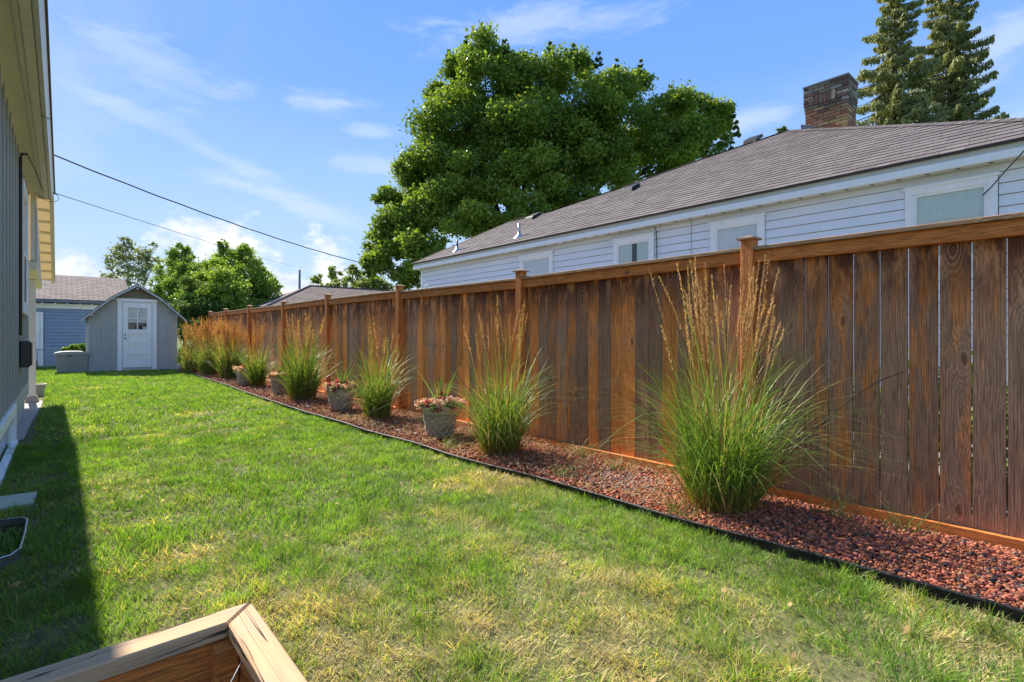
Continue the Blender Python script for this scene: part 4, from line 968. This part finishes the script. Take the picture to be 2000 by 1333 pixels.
p = survey(690, 640, 34); tree('leafy_tree', 'small loose green tree behind the brown hip roof left of the maple', 'tree', (p[0], p[1], 0), [S(*q) for q in L6], 6500, .16, ((.09, .14, .03), (.26, .33, .09)), 45, .09, subr=.55, sub=12, shell=.1, flat=1.2)
L7 = [(1522,254,32,7),(1533,252,32,6),(1526,262,32,10)]
p = survey(1525, 600, 32); tree('distant_tree', 'tiny green treetop peeping over the roof ridge left of the chimney', 'tree', (p[0], p[1], 0), [S(*q) for q in L7], 260, .16, ((.06, .09, .03), (.16, .2, .06)), 46, .1, limbs=False)
L8 = [(290,720,21.6,1)]
# shrubs behind fence seen through the gaps
for i, (y, r_, x) in enumerate([(.1, .62, 5.0), (1.15, .62, 5.1), (2.2, .55, 5.0)]):
    tree('low_shrub', ['low green shrub glimpsed through the rightmost fence gaps', 'low green shrub seen through fence gaps right of the big grass clump', 'low green shrub hidden by the fence behind the big grass clump'][i], 'shrub', (x, y, 0), [(x, y, .5, r_), (x+.2, y+.3, .3, r_), (x, y-.3, .8, r_*.6)], 2600, .08, ((.06, .12, .02), (.18, .28, .05)), 60+i, .02, limbs=False)

# spruces
def spruce(name, label, base, top, rmax, z0, seed, n_br=150, lean=0):
    rs = np.random.RandomState(seed); t = thing(name, label, 'tree', tuple(base), 'spruces behind the neighbour house')
    B = np.array(base); T = np.array([base[0], base[1], top])
    m = MB().tube([tuple(B), tuple((B+T)/2), tuple(T)], [.28, .18, .02], 8); m.build('trunk', M['bark'], t, True)
    P, D, S_, C = [], [], [], []; bm = MB()
    for i in range(n_br):
        f = (i+rs.rand())/n_br; z = z0+(top-z0)*f; L = rmax*(1-f)**.8*(.42+.80*rs.rand()**1.2)+.25; az_ = i*2.4+rs.rand()*.8
        n = int(L*200)+24; s = np.sqrt(rs.rand(n)); dr = np.array([math.cos(az_), math.sin(az_), 0]); sd = np.array([-math.sin(az_), math.cos(az_), 0])
        sag = .22+.35*(1-f)
        line = lambda s: np.array([base[0], base[1], z])+dr*(L*s)[:, None]+np.array([0, 0, 1])*((-sag*L*(s-.25*s**3*1.6))+.10*L*s**4)[:, None]
        lat = (rs.rand(n)-.5)*2*(L*.22*(1-s*.55))
        q = line(s)+sd*lat[:, None]; hang = rs.rand(n)**1.3*(.12+.30*(1-s*.6))*min(1, L*.55)
        q[:, 2] -= hang+np.abs(lat)*.35
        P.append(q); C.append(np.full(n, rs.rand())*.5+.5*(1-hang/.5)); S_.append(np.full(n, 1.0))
        e = line(np.array([0, .35, .7, .95])); bm.tube([tuple(k) for k in e], [.05*L/3+.012, .035*L/3+.01, .02, .006], 5, False)
    bm.build('limbs', M['bark'], t, True)
    P = np.concatenate(P); C = np.concatenate(C); n = len(P)
    a = np.stack([rs.randn(n)*.35, rs.randn(n)*.35, -np.ones(n)], 1); a /= np.linalg.norm(a, axis=1)[:, None]
    b = np.cross(a, rs.randn(n, 3)); b /= np.linalg.norm(b, axis=1)[:, None]; s = (.15+.13*rs.rand(n))[:, None]; w_ = .028+.022*rs.rand(n)[:, None]
    V = np.stack([P, P+a*s*.4+b*w_, P+a*s, P+a*s*.4-b*w_], 1).reshape(-1, 3); F = (np.arange(n)*4)[:, None]+np.arange(4)[None]
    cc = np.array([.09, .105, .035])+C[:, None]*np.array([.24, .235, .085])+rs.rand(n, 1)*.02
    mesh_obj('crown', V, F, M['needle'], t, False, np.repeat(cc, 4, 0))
p = survey(1748, 657, 27); spruce('spruce_tree', 'left of the two olive green spruces beside the brick chimney', (p[0], p[1], 0), 21.6, 2.9, 7, 71, 200)
p = survey(1856, 657, 29.5); spruce('spruce_tree', 'right spruce of the pair, taller, farther from the brick chimney', (p[0], p[1], 0), 24.0, 3.3, 8, 72, 220)

# ------------------------------------------------------------------ ornamental grass clumps
def reed(label, x, y, h, rad, nb, ns, seed, plume=(.56, .32, .18), stalk_h=1.62, fine=1.0, dryf=.12, spread=1.0, arch=None):
    arch = arch if arch else (.80 if fine < 1.3 else .78 if fine < 1.8 else .52)
    rs = np.random.RandomState(seed); t = thing('ornamental_grass', label, 'grass clump', (x, y, 0), 'feather reed grass clumps along the fence')
    a = rs.uniform(0, 6.28, nb); r_ = rad*np.sqrt(rs.rand(nb)); b = np.stack([x+r_*np.cos(a), y+r_*np.sin(a), np.full(nb, .02)], 1)
    d = a+rs.randn(nb)*1.0; L = h*(.40+.85*rs.rand(nb)); lean = (.02+.34*rs.rand(nb)**1.1*(.3+r_/rad))*spread; dr = (.08+.92*rs.rand(nb)**1.0)*arch
    L = L*(1-.55*np.clip((lean-.15)/.4, 0, 1))
    wd = (.0045+.0065*rs.rand(nb)**1.5)*fine
    v, f, _ = ribbons(b, d, L, wd, lean, dr, d+1.57+rs.randn(nb)*.5, 8, zclip=.03)
    k = rs.rand(nb, 1); c = np.array([.065, .15, .022])*(1-k)+np.array([.22, .34, .07])*k
    dry = rs.rand(nb) < dryf; c[dry] = np.array([.46, .36, .15])*(.7+.5*rs.rand(dry.sum(), 1))
    cc = np.repeat(c, 18, 0).reshape(nb, 9, 2, 3).copy()
    for i in range(9):
        tt = i/8; straw = np.array([.40, .24, .07]); q = max(0, 1-tt*6)*.6 if False else max(0, .55-tt*3.2)
        cc[:, i] = cc[:, i]*(1-q)+straw*q
        q2 = max(0, tt-.75)*1.2*(rs.rand(nb, 1, 1) < .35); cc[:, i] = cc[:, i]*(1-q2)+np.array([.42, .36, .14])*q2
    mesh_obj('leaves', v, f, M['reed'], t, False, cc.reshape(-1, 3))
    # short dry base stems
    n = nb//3; a = rs.uniform(0, 6.28, n); r_ = rad*1.25*np.sqrt(rs.rand(n)); b = np.stack([x+r_*np.cos(a), y+r_*np.sin(a), np.full(n, .02)], 1)
    v, f, _ = ribbons(b, a+rs.randn(n)*1., .10+.28*rs.rand(n), .003+.003*rs.rand(n), .15+.7*rs.rand(n), .3*rs.rand(n), rs.uniform(0, 6.28, n), 4, zclip=.03)
    mesh_obj('dry_stems', v, f, M['straw'], t, False, np.repeat(np.array([.42, .24, .08])*(.5+.8*rs.rand(n, 1)), 10, 0))
    # stalks and plumes
    if ns:
        a = rs.uniform(0, 6.28, ns); r_ = rad*.95*np.sqrt(rs.rand(ns)); b = np.stack([x+r_*np.cos(a), y+r_*np.sin(a), np.full(ns, .02)], 1)
        L = stalk_h*(.72+.30*rs.rand(ns)); lean = .01+.23*rs.rand(ns)**2.2*spread; droop = .015+.10*rs.rand(ns)**2
        v, f, cl = ribbons(b, a+rs.randn(ns)*1.1, L, np.full(ns, .0038*fine), lean, droop, rs.uniform(0, 6.28, ns), 10, 'flat')
        c = np.repeat(np.array([[.30, .20, .08]])*(.7+.5*rs.rand(ns, 1)), 22, 0)
        mesh_obj('stalks', v, f, M['reed'], t, False, c)
        PV, PF, PC = [], [], []; o_ = 0
        for i in range(ns):
            m = int(95/fine**.5); s = .76+.24*np.sort(rs.rand(m)); idx = s*10; i0 = np.minimum(idx.astype(int), 9); fr2 = idx-i0
            c0 = cl[i][i0]*(1-fr2[:, None])+cl[i][i0+1]*fr2[:, None]
            prof = np.sin(np.clip((s-.76)/.24, .03, .98)*3.14)**.6; ax = (cl[i][10]-cl[i][7]); ax /= np.linalg.norm(ax)
            dd = rs.randn(m, 3)*.35+ax[None]*1.0; dd /= np.linalg.norm(dd, axis=1)[:, None]; sd = np.cross(dd, rs.randn(m, 3)); sd /= np.linalg.norm(sd, axis=1)[:, None]
            ln = (.014+.014*rs.rand(m))[:, None]*fine**.3; wv = .0016*fine; off = sd*(prof*.0062*fine*rs.rand(m))[:, None]
            V = np.stack([c0+off-sd*wv, c0+off+sd*wv, c0+off*1.6+dd*ln], 1).reshape(-1, 3); PV.append(V); PF.append((np.arange(m)*3)[:, None]+np.arange(3)[None]+o_); o_ += len(V)
            PC.append(np.repeat(np.array(plume)[None]*(.65+.6*rs.rand(m, 1))*(.8+.4*rs.rand()), 3, 0))
        mesh_obj('seed_heads', np.concatenate(PV), np.concatenate(PF), M['plume'], t, False, np.concatenate(PC))
    return t
reed('largest and nearest feather grass clump with tall tan plumes before the second fence post', 3.36, 1.66, 1.38, .20, 1100, 48, 81, plume=(.66, .40, .25), stalk_h=1.78, spread=1.05)
reed('second nearest grass clump, right of the latticed flower pot', 3.24, 3.85, 1.22, .17, 720, 18, 82, stalk_h=1.62, fine=1.15, dryf=.22)
reed('grass clump standing between the two nearest flower pots', 3.32, 6.60, 1.20, .15, 520, 12, 83, stalk_h=1.55, fine=1.5, dryf=.2, spread=.85)
reed('bushy green grass clump left of the second flower pot', 3.30, 9.50, 1.28, .20, 620, 30, 84, stalk_h=1.65, fine=2.0)
reed('thin grass clump between the two farthest flower pots', 3.36, 12.6, 1.1, .12, 300, 26, 85, stalk_h=1.65, fine=2.4, plume=(.48, .19, .07))
reed('dark green grass clump behind the farthest flower pot with rusty plumes', 3.45, 15.6, 1.25, .22, 520, 95, 86, stalk_h=1.75, fine=2.6, plume=(.52, .23, .12), dryf=.2)
reed('yellowish grass clump with rusty plumes near the fence end', 3.35, 17.4, 1.2, .24, 520, 120, 87, stalk_h=1.8, fine=2.8, plume=(.54, .23, .115), dryf=.3, spread=1.15)
reed('farthest arching yellow green grass clump beside the shed', 3.15, 18.9, 1.15, .24, 480, 70, 88, stalk_h=1.7, fine=3.0, plume=(.42, .23, .11), dryf=.35, spread=1.6)
# a loose arching stem of the big clump
m = MB().tube([(3.5, 1.35, .35), (3.62, 1.15, .62), (3.7, .98, .82), (3.72, .86, .92), (3.74, .72, .99)], [.0022, .002, .002, .0035, .001], 5)
bpy.data.objects['ornamental_grass']
m.build('arching_stem', M['straw'], bpy.data.objects['ornamental_grass'], True)
# little tufts and seedlings in the bed
rs = np.random.RandomState(4); n = 620; cxy = [(3.7, 1.1), (3.75, .75), (3.0, 1.75), (3.55, 2.7), (3.1, 2.9), (3.75, 3.3), (3.0, 4.4), (3.6, 5.9)]
i = rs.randint(0, len(cxy), n); b = np.array([(cxy[k][0]+rs.randn()*.045, cxy[k][1]+rs.randn()*.07, .03) for k in i])
v, f, _ = ribbons(b, rs.uniform(0, 6.28, n), .06+.22*rs.rand(n), .003+.002*rs.rand(n), .3+.6*rs.rand(n), .5*rs.rand(n), rs.uniform(0, 6.28, n), 4, zclip=.03)
tag(mesh_obj('bed_weeds', v, f, M['reed'], bed, False, np.repeat(np.array([.16, .21, .06])*(.6+.8*rs.rand(n, 1)), 10, 0)), kind='stuff')

# ------------------------------------------------------------------ flower pots
def pot(label, x, y, R0, H, seed, lattice=True, flow=1.0, spikes=10):
    rs = np.random.RandomState(seed); t = thing('flower_pot', label, 'flower pot', (x, y, 0), 'latticed resin flower pots along the fence')
    z = .02
    rad = lambda q: R0*(.66+.31*q)       # body radius by height share
    prof = [(0, 0), (R0*.66, 0), (R0*.68, .015), (R0*.68, H*.07), (rad(.10), H*.09), (rad(.8), H*.78), (R0*.95, H*.80), (R0*.95, H*.83), (R0*.90, H*.90), (0, H*.92)]
    m = MB().lathe(prof, (x, y, z), 44); body = m.build('pot_body', M['potshade'], t, True); body.modifiers.new('es', 'EDGE_SPLIT').split_angle = R(32)
    m = MB().lathe([(R0*.951, H*.79), (R0*.965, H*.83), (R0*.98, H*.86), (R0*1.02, H*.93), (R0*1.08, H*.97), (R0*1.08, H), (R0*1.0, H), (R0*.95, H*.92)], (x, y, z), 44); m.build('pot_rim', M['pot'], t, True)
    m = MB(); N = 13
    for sgn in (1, -1):
        for j in range(N):
            pts = []
            for q in range(9):
                s = q/8; zz = H*(.11+.66*s); ang_ = 2*math.pi*j/N+sgn*s*1.05; rr = rad(zz/H)*1.0+.006; pts.append((x+rr*math.cos(ang_), y+rr*math.sin(ang_), z+zz))
            m.tube(pts, .011*R0/.2, 4, False)
    m.build('lattice', M['pot'], t, True)
    m = MB().tube([(x+R0*.955*math.cos(a_*.2), y+R0*.955*math.sin(a_*.2), z+H*.80) for a_ in range(32)], .007, 6, False); m.build('rim_band', M['pot'], t, True)
    # foliage mound
    lob_ = [(x+R0*.90*math.cos(q), y+R0*.90*math.sin(q), z+H+.015, R0*.42) for q in np.linspace(0, 6.28, 9)[:-1]]+[(x, y, z+H+.05, R0*.55)]
    V, F, C, P = leafcloud(lob_, int(2200*flow), .028, ((.07, .13, .03), (.22, .28, .08)), seed, sub=8, subr=.5, shell=.1)
    mesh_obj('foliage', V, F, M['leaf'], t, False, C)
    V, F, C, P = leafcloud(lob_[:-1], int(3000*flow), .021, ((.62, .34, .36), (.80, .62, .58)), seed+1, sub=9, subr=.5, shell=.75, aspect=.9)
    dark = (np.sin(P[:, 1]*38+seed)+np.sin(P[:, 0]*31)) > .75
    C = C.reshape(-1, 4, 3); C[dark] = np.array([.42, .03, .11])*(.7+.6*rs.rand(dark.sum(), 1, 1)); mesh_obj('blossoms', V+np.array([0, 0, .012]), F, M['petal'], t, False, C.reshape(-1, 3))
    V, F, C, P = leafcloud([(x, y, z+H+.09, R0*.5)], int(420*flow), .026, ((.45, .03, .10), (.62, .10, .18)), seed+2, sub=5, subr=.4, shell=.8, aspect=.9)
    mesh_obj('red_blossoms', V, F, M['petal'], t, False, C)
    if spikes:
        n = spikes; a = rs.uniform(0, 6.28, n); b = np.tile([x, y, z+H*.95], (n, 1)).astype(float)
        v, f, _ = ribbons(b, a, .32+.22*rs.rand(n), np.full(n, .017), .05+.62*rs.rand(n), .06*rs.rand(n), np.full(n, -.72)+rs.randn(n)*.3, 5)
        mesh_obj('spike_leaves', v, f, M['reed'], t, False, np.repeat(np.array([.16, .26, .07])*(.8+.4*rs.rand(n, 1)), 12, 0))
    return t
pot('nearest latticed grey pot with pink and white flowers and upright spikes', 3.28, 4.98, .205, .365, 91, spikes=14)
pot('second nearest grey pot with pink flowers, behind the second grass clump from it', 3.26, 7.72, .205, .36, 92, spikes=14)
pot('third grey pot, half hidden by the bushy grass clump, with magenta flowers', 3.30, 10.75, .20, .36, 93, flow=.9, spikes=8)
pot('farthest grey pot with faded pink flowers near the fence end', 3.27, 13.2, .22, .36, 94, flow=.9, spikes=6)

# ------------------------------------------------------------------ shed
shd = thing('garden_shed', 'small grey garden shed with bent roof and white door at the lawn end', 'shed', (1.9, 22.8, 0))
SY = 21.70; SX0, SX1 = .66, 3.12
def rz(x):
    pr = [(.46, 1.72), (1.27, 2.50), (1.95, 2.95), (2.62, 2.50), (3.38, 1.74)]
    return np.interp(x, [a for a, b in pr], [b for a, b in pr])
prof = [(SX0, 0), (SX1, 0), (SX1, float(rz(SX1))-.05), (2.62, 2.45), (1.95, 2.90), (1.27, 2.45), (SX0, float(rz(SX0))-.05)]
m = MB().prism_y(prof, SY, SY+2.5); m.build('wall', M['shed'], shd)
# tan gable panel above the door
m = MB().prism_y([(1.29, 2.475), (2.60, 2.475), (1.95, 2.895)], SY-.012, SY-.001); m.build('gable_panel', M['shedtop'], shd)
pr = [(.46, 1.72), (1.27, 2.50), (1.95, 2.95), (2.62, 2.50), (3.38, 1.74)]
for i in range(4):
    (xa, za), (xb, zb) = pr[i], pr[i+1]
    m = MB().prism_y([(xa, za), (xb, zb), (xb, zb+.028), (xa, za+.028)], SY-.22, SY+2.7); m.build('roof', M['shmidy'], shd)
    m = MB().prism_y([(xa, za-.065), (xb, zb-.065), (xb, zb-.002), (xa, za-.002)], SY-.235, SY-.205); m.build('rake_board', M['shedtrim'], shd)
    m = MB().prism_y([(xa, za-.02), (xb, zb-.02), (xb, zb-.002), (xa, za-.002)], SY-.20, SY+2.7); m.build('roof_boarding', M['shedtop'], shd)
for x in (SX0+.0, .90, 1.13, 2.80, SX1-.075):
    top = min(float(rz(x)), float(rz(x+.07)))-.06; box('batten', x, x+.07, SY-.018, SY-.001, .0, top, M['shed'], shd)
for (x, z_) in [(.74, 1.90), (3.06, 1.92), (1.30, 2.46), (2.60, 2.46), (1.95, 2.84)]: box('rafter_end', x-.035, x+.035, SY-.20, SY-.015, z_-.055, z_-.0, M['shedtrim'], shd)
# door
DX0, DX1 = 1.56, 2.36
for (a, b) in [(DX0-.145, DX0-.012), (DX1+.012, DX1+.145)]: box('door_casing', a, b, SY-.035, SY-.001, 0, 2.355, M['white'], shd, .003)
box('door_header', DX0-.17, DX1+.17, SY-.045, SY-.001, 2.357, 2.47, M['white'], shd, .003)
box('threshold', DX0-.01, DX1+.01, SY-.03, SY-.001, 0, .10, M['ltgrey'], shd)
m = MB(); st = .12
zr = [(.12, .30), (.56, .66), (.92, 1.02), (1.28, 1.42), (2.16, 2.34)]
m.box(DX0, DX0+st+.02, SY-.04, SY-.006, .12, 2.34); m.box(DX1-st-.02, DX1, SY-.04, SY-.006, .12, 2.34)
for (a, b) in zr: m.box(DX0+st+.021, DX1-st-.021, SY-.04, SY-.006, a, b)
door = m.build('door', M['white'], shd, bv=.002)
for (a, b) in [(.30, .56), (.66, .92), (1.02, 1.28)]: box('door_panel', DX0+st+.022, DX1-st-.022, SY-.022, SY-.010, a+.001, b-.001, M['white'], door, .002)
xm = (DX0+DX1)/2; zm = 1.79
box('muntin', xm-.015, xm+.015, SY-.034, SY-.016, 1.421, 2.159, M['white'], door)
for (a, b) in [(DX0+st+.022, xm-.016), (xm+.016, DX1-st-.022)]:
    box('muntin', a, b, SY-.034, SY-.016, zm-.012, zm+.012, M['white'], door)
    for (c, d) in [(1.421, zm-.013), (zm+.013, 2.159)]: box('pane', a, b, SY-.028, SY-.024, c, d, M['glass'], door)
for (a, b, k) in [(DX0+st+.022, xm-.016, 0), (xm+.016, DX1-st-.022, 1)]:
    m = MB(); n0 = 0
    for q in range(25):
        xx = a+(b-a)*q/24; yy = SY-.013+.003*math.sin(q*1.3); m.v += [(xx, yy, 1.655+.008*math.sin(q*.8)), (xx, yy, 2.155)]
    m.f += [(2*q, 2*q+2, 2*q+3, 2*q+1) for q in range(24)]; m.build('lace_curtain', M['lace'], door, True)
    box('dark_interior', a, b, SY-.006, SY-.002, 1.422, 2.158, M['dark'], door)
box('paper_note', xm+.14, xm+.255, SY-.0235, SY-.0225, 1.43, 1.51, M['curtain'], door)
for z_, r_ in [(1.12, .030), (1.24, .026)]:
    m = MB(); m.tube([(DX0+.055, SY-.04, z_), (DX0+.055, SY-.060, z_), (DX0+.055, SY-.085, z_), (DX0+.055, SY-.10, z_)], [r_, r_*.6, r_, r_*.6], 14); m.build('door_knob' if r_ == .03 else 'deadbolt', M['nickel'], door, True)
for z_ in (.45, 2.02): box('hinge', DX1+.002, DX1+.011, SY-.045, SY-.03, z_, z_+.09, M['galv'], door)

# deck box
db = thing('deck_box', 'grey resin storage box with curved lid on the grass left of the shed', 'storage box', (.22, 22, 0))
m = MB(); m.add([(-.10, 21.65, 0), (.63, 21.65, 0), (.63, 22.25, 0), (-.10, 22.25, 0), (-.155, 21.60, .60), (.66, 21.60, .60), (.66, 22.3, .60), (-.155, 22.3, .60)], BOXF); m.build('box_body', M['plastic'], db, bv=.015)
rib0 = None
for i in range(23):
    xx = -.085+i*.0315; sl_ = (-.055 if i < 11 else .03)
    mm = MB(); mm.add([(xx, 21.645, .04), (xx+.014, 21.645, .04), (xx+.014, 21.655, .04), (xx, 21.655, .04), (xx-.02+.0015*i, 21.602, .52), (xx-.006+.0015*i, 21.602, .52), (xx-.006+.0015*i, 21.612, .52), (xx-.02+.0015*i, 21.612, .52)], BOXF); mm.build('rib', M['plastic'], db)
m = MB(); pl_ = [(-.18, .60), (.69, .60)] + [(.25+.44*math.cos(q), .635+.07*math.sin(q)) for q in np.linspace(0, math.pi, 14)]; m.prism_y(pl_, 21.57, 22.33); m.build('lid', M['plastlid'], db)
box('latch_recess', .13, .26, 21.594, 21.612, .535, .56, M['black'], db)

# ------------------------------------------------------------------ garage, chain link fence
ga = thing('blue_garage', 'slate blue garage with brown shingle roof beyond the shed', 'garage', (0, 29, 0))
GY = 27.0
box('wall', -4.3, 1.95, GY+.02, GY+5, 0, 2.45, M['garage'], ga)
z = .02
while z < 2.4:
    m = MB(); x0 = -.49
    m.prism_x([(GY+.02, z+.13), (GY-.002, z+.128), (GY-.030, z+.002), (GY-.028, z-.008), (GY+.02, z+.012)], x0, 1.93); m.build('siding_board', M['garage'], ga); z += .133
box('corner_board', 1.90, 1.99, GY-.03, GY+.03, 0, 2.28, M['white'], ga)
m = MB()
for q in [(-.62, -.53, 0, 2.12), (-1.62, -1.53, 0, 2.12), (-1.53, -.62, 2.02, 2.12)]: m.box(q[0], q[1], GY-.04, GY-.001, q[2], q[3])
gd = m.build('door_frame', M['white'], ga)
m = MB(); m.box(-1.52, -.63, GY-.02, GY+.0, .02, 2.01); m.build('side_door', M['white'], gd)
for z_ in (.15, .62, 1.09, 1.56): box('door_panel', -1.45, -.70, GY-.03, GY-.021, z_, z_+.38, M['white'], gd, .003)
box('window', 1.60, 1.80, GY-.05, GY-.021, .95, 1.95, M['white'], ga)
box('frieze_board', -4.3, 1.99, GY-.035, GY+.02, 2.28, 2.47, M['white'], ga)
box('gutter', -4.4, 2.1, GY-.30, GY-.17, 2.50, 2.60, M['leaddark'], ga, .01)
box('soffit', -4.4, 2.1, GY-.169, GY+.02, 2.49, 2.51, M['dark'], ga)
m = MB(); m.add([(-4.5, GY-.25, 2.60), (2.18, GY-.25, 2.60), (2.18, GY+2.4, 3.78), (-4.5, GY+2.4, 3.78), (-4.5, GY-.25, 2.64), (2.18, GY-.25, 2.64), (2.18, GY+2.4, 3.82), (-4.5, GY+2.4, 3.82)], BOXF); m.build('roof', M['shgarage'], ga)
m = MB(); m.add([(-4.5, GY+2.4, 3.78), (2.18, GY+2.4, 3.78), (2.18, GY+5.2, 2.60), (-4.5, GY+5.2, 2.60), (-4.5, GY+2.4, 3.82), (2.18, GY+2.4, 3.82), (2.18, GY+5.2, 2.64), (-4.5, GY+5.2, 2.64)], BOXF); m.build('roof', M['shgarage'], ga)
lp = bpy.data.meshes.new('bulb'); lp.from_pydata([tuple(p*.035) for p in IV], [], [tuple(int(k) for k in f) for f in IF]); lp.materials.append(M['white'])
sl = thing('string_lights', 'string of small white bulbs along the garage eave', 'string lights', (0, GY-.35, 2.5))
MB().tube([(-1.5+i*.2, GY-.33, 2.50-.03*abs(math.sin(i*1.05))) for i in range(18)], .008, 5).build('cord', M['wire'], sl)
for i in range(9): o = bpy.data.objects.new('bulb', lp); link(o, sl, (-1.3+i*.37, GY-.33, 2.45))
cf = thing('chain_link_fence', 'low galvanised chain link fence before the blue garage', 'fence', (-.5, 25, 0))
CY = 24.6
MB().tube([(-3.2, CY, 1.0-.285), (.62, CY, 1.0-.285)], .02, 8).build('top_rail', M['galv'], cf, True)
for x in (-2.6, -.65): MB().tube([(x, CY, 0), (x, CY, .75)], .025, 8).build('post', M['galv'], cf, True)
m = MB(); x = -3.2
while x < .6:
    for sg in (1, -1):
        xa = x if sg > 0 else x+.70; m.tube([(xa, CY+.004*sg, .02), (xa+sg*.68, CY+.004*sg, .70)], .0022, 3, False)
    x += .075
o = m.build('wire_mesh', M['galv'], cf); tag(o, kind='stuff')
V4 = [(.35, 24.3, .74, .20), (.62, 24.2, .78, .16), (.10, 24.3, .72, .10), (.5, 24.3, .66, .2)]
tree('leafy_vine', 'bright green leafy plant on the wire fence above the deck box', 'plant', (.5, 24.3, 0), V4, 900, .10, ((.09, .18, .025), (.26, .40, .07)), 47, .012, limbs=False, sub=8)

# middle neighbour: hip roof beyond the fence
mh = thing('hip_roof_house', 'low house with brown hip roof showing over the far fence panels', 'house', (12, 29, 0))
box('wall', 7.5, 18.5, 25.6, 31.0, 0, 2.55, M['siding'], mh)
A, B_, n_l, f_l, n_r, f_r = (10.2, 28.3, 3.95), (15.8, 28.3, 3.95), (7.1, 25.2, 2.6), (7.1, 31.4, 2.6), (18.9, 25.2, 2.6), (18.9, 31.4, 2.6)
mesh_obj('roof', [A, n_l, f_l], [(0, 2, 1)], M['shmidy'], mh); mesh_obj('roof', [A, B_, n_r, n_l], [(0, 3, 2, 1)], M['shmid'], mh)
mesh_obj('roof', [A, B_, f_r, f_l], [(0, 1, 2, 3)], M['shmid'], mh); mesh_obj('roof', [B_, n_r, f_r], [(0, 1, 2)], M['shmidy'], mh)
MB().tube([A, n_l], .05, 6).build('hip_cap', M['shmid'], mh); MB().tube([A, B_], .05, 6).build('ridge_cap', M['shmid'], mh)
box('fascia', 7.1, 18.9, 25.16, 25.2, 2.42, 2.59, M['white'], mh)
p = survey(585, 600, 34); o = MB().tube([(p[0], p[1], 0), (p[0], p[1], 5.6)], .075, 10).build('utility_pole', M['leaddark'], None, True); tag(o, 'bare dark pole standing behind the brown hip roof', 'pole')

# overhead wires
def wire(label, a, b, sag, r_, seg=40, wob=0):
    a, b = Vector(a), Vector(b); pts = []
    for i in range(seg+1):
        t = i/seg; p = a.lerp(b, t); p.z -= sag*4*t*(1-t); p.z += wob*math.sin(t*70)*.5; pts.append(p)
    o = MB().tube(pts, r_, 6).build('overhead_wire', M['wire'], None, True); return tag(o, label, 'wire')
a = survey(72, 290, 9.2); b = survey(805, 534, 22.5); wire('thick black overhead cable sloping from the house roof to the maple', a, b, .30, .013, 90, .008)
a = survey(96, 374, 8.5); b = survey(590, 524, 40); wire('thin upper left service wire running from the eave over the lawn', a, b, .1, .006)
ins = survey(97, 375, 8.4)
o = MB().tube([tuple(ins+np.array([-.05, 0, .03])), tuple(ins), tuple(ins+np.array([.09, .02, -.02]))], [.009, .016, .009], 8).build('wire_clamp', M['wire'], None, True); tag(o, 'dark wire clamp hanging at the end of the left eave', 'clamp')
c = survey(98, 385, 8.4); o = MB().tube([(c[0]+.105*math.cos(q), c[1]+.02, c[2]+.075*math.sin(q)) for q in np.linspace(1.9, 7.6, 26)], .004, 5).build('cable_loop', M['wire'], None, True); tag(o, 'thin cable loop hanging from the clamp at the left eave', 'cable')
m = MB().tube([(LX+.10, 8.75, 3.45), (LX+.16, 9.6, 3.44), (LX+.2, 10.8, 3.46), tuple(ins)], .005, 5); m.build('eave_cable', M['wire'], lh, True)

# ------------------------------------------------------------------ raised planter in the foreground
rp = thing('raised_planter', 'empty raised wooden planter box with weathered mitred rim in the foreground', 'planter', (-.2, 1, 0))
PX, PY, PZ, RW, TH = .372, 1.452, .50, .072, .038
m = MB(); m.add([(-1.3, PY-RW, PZ-TH), (PX-RW, PY-RW, PZ-TH), (PX-.002, PY, PZ-TH), (-1.3, PY, PZ-TH), (-1.3, PY-RW, PZ), (PX-RW, PY-RW, PZ), (PX-.002, PY, PZ), (-1.3, PY, PZ)], BOXF); m.build('rim_board', M['weath_x'], rp, bv=.004)
m = MB(); m.add([(PX-RW+.002, .2, PZ-TH), (PX, .2, PZ-TH), (PX, PY-.001, PZ-TH), (PX-RW+.002, PY-RW-.001, PZ-TH), (PX-RW+.002, .2, PZ-.002), (PX, .2, PZ-.002), (PX, PY-.001, PZ-.002), (PX-RW+.002, PY-RW-.001, PZ-.002)], BOXF)
o = m.build('rim_board', M['weath_y'], rp, bv=.004)
for i, (z0, z1) in enumerate([(.335, .459), (.185, .328), (.035, .178)]):
    box('side_board', -1.3, PX-.055, PY-.062, PY-.030, z0, z1, M['box_in'], rp, .003)
    box('side_board', PX-.054, PX-.025, .2, PY-.030, z0, z1, M['box_in'], rp, .003)
box('corner_post', PX-.105, PX-.056, PY-.115, PY-.064, .03, .458, M['box_in'], rp, .003)
box('planter_soil', -1.28, PX-.056, .22, PY-.064, .02, .10, M['soil'], rp)
m = MB().tube([(PX-.055, PY-.16, .455), (PX-.11, PY-.20, .40), (PX-.16, PY-.23, .33)], [.0012, .0014, .0008], 5); m.build('straw_stem', M['curtain'], rp, True)
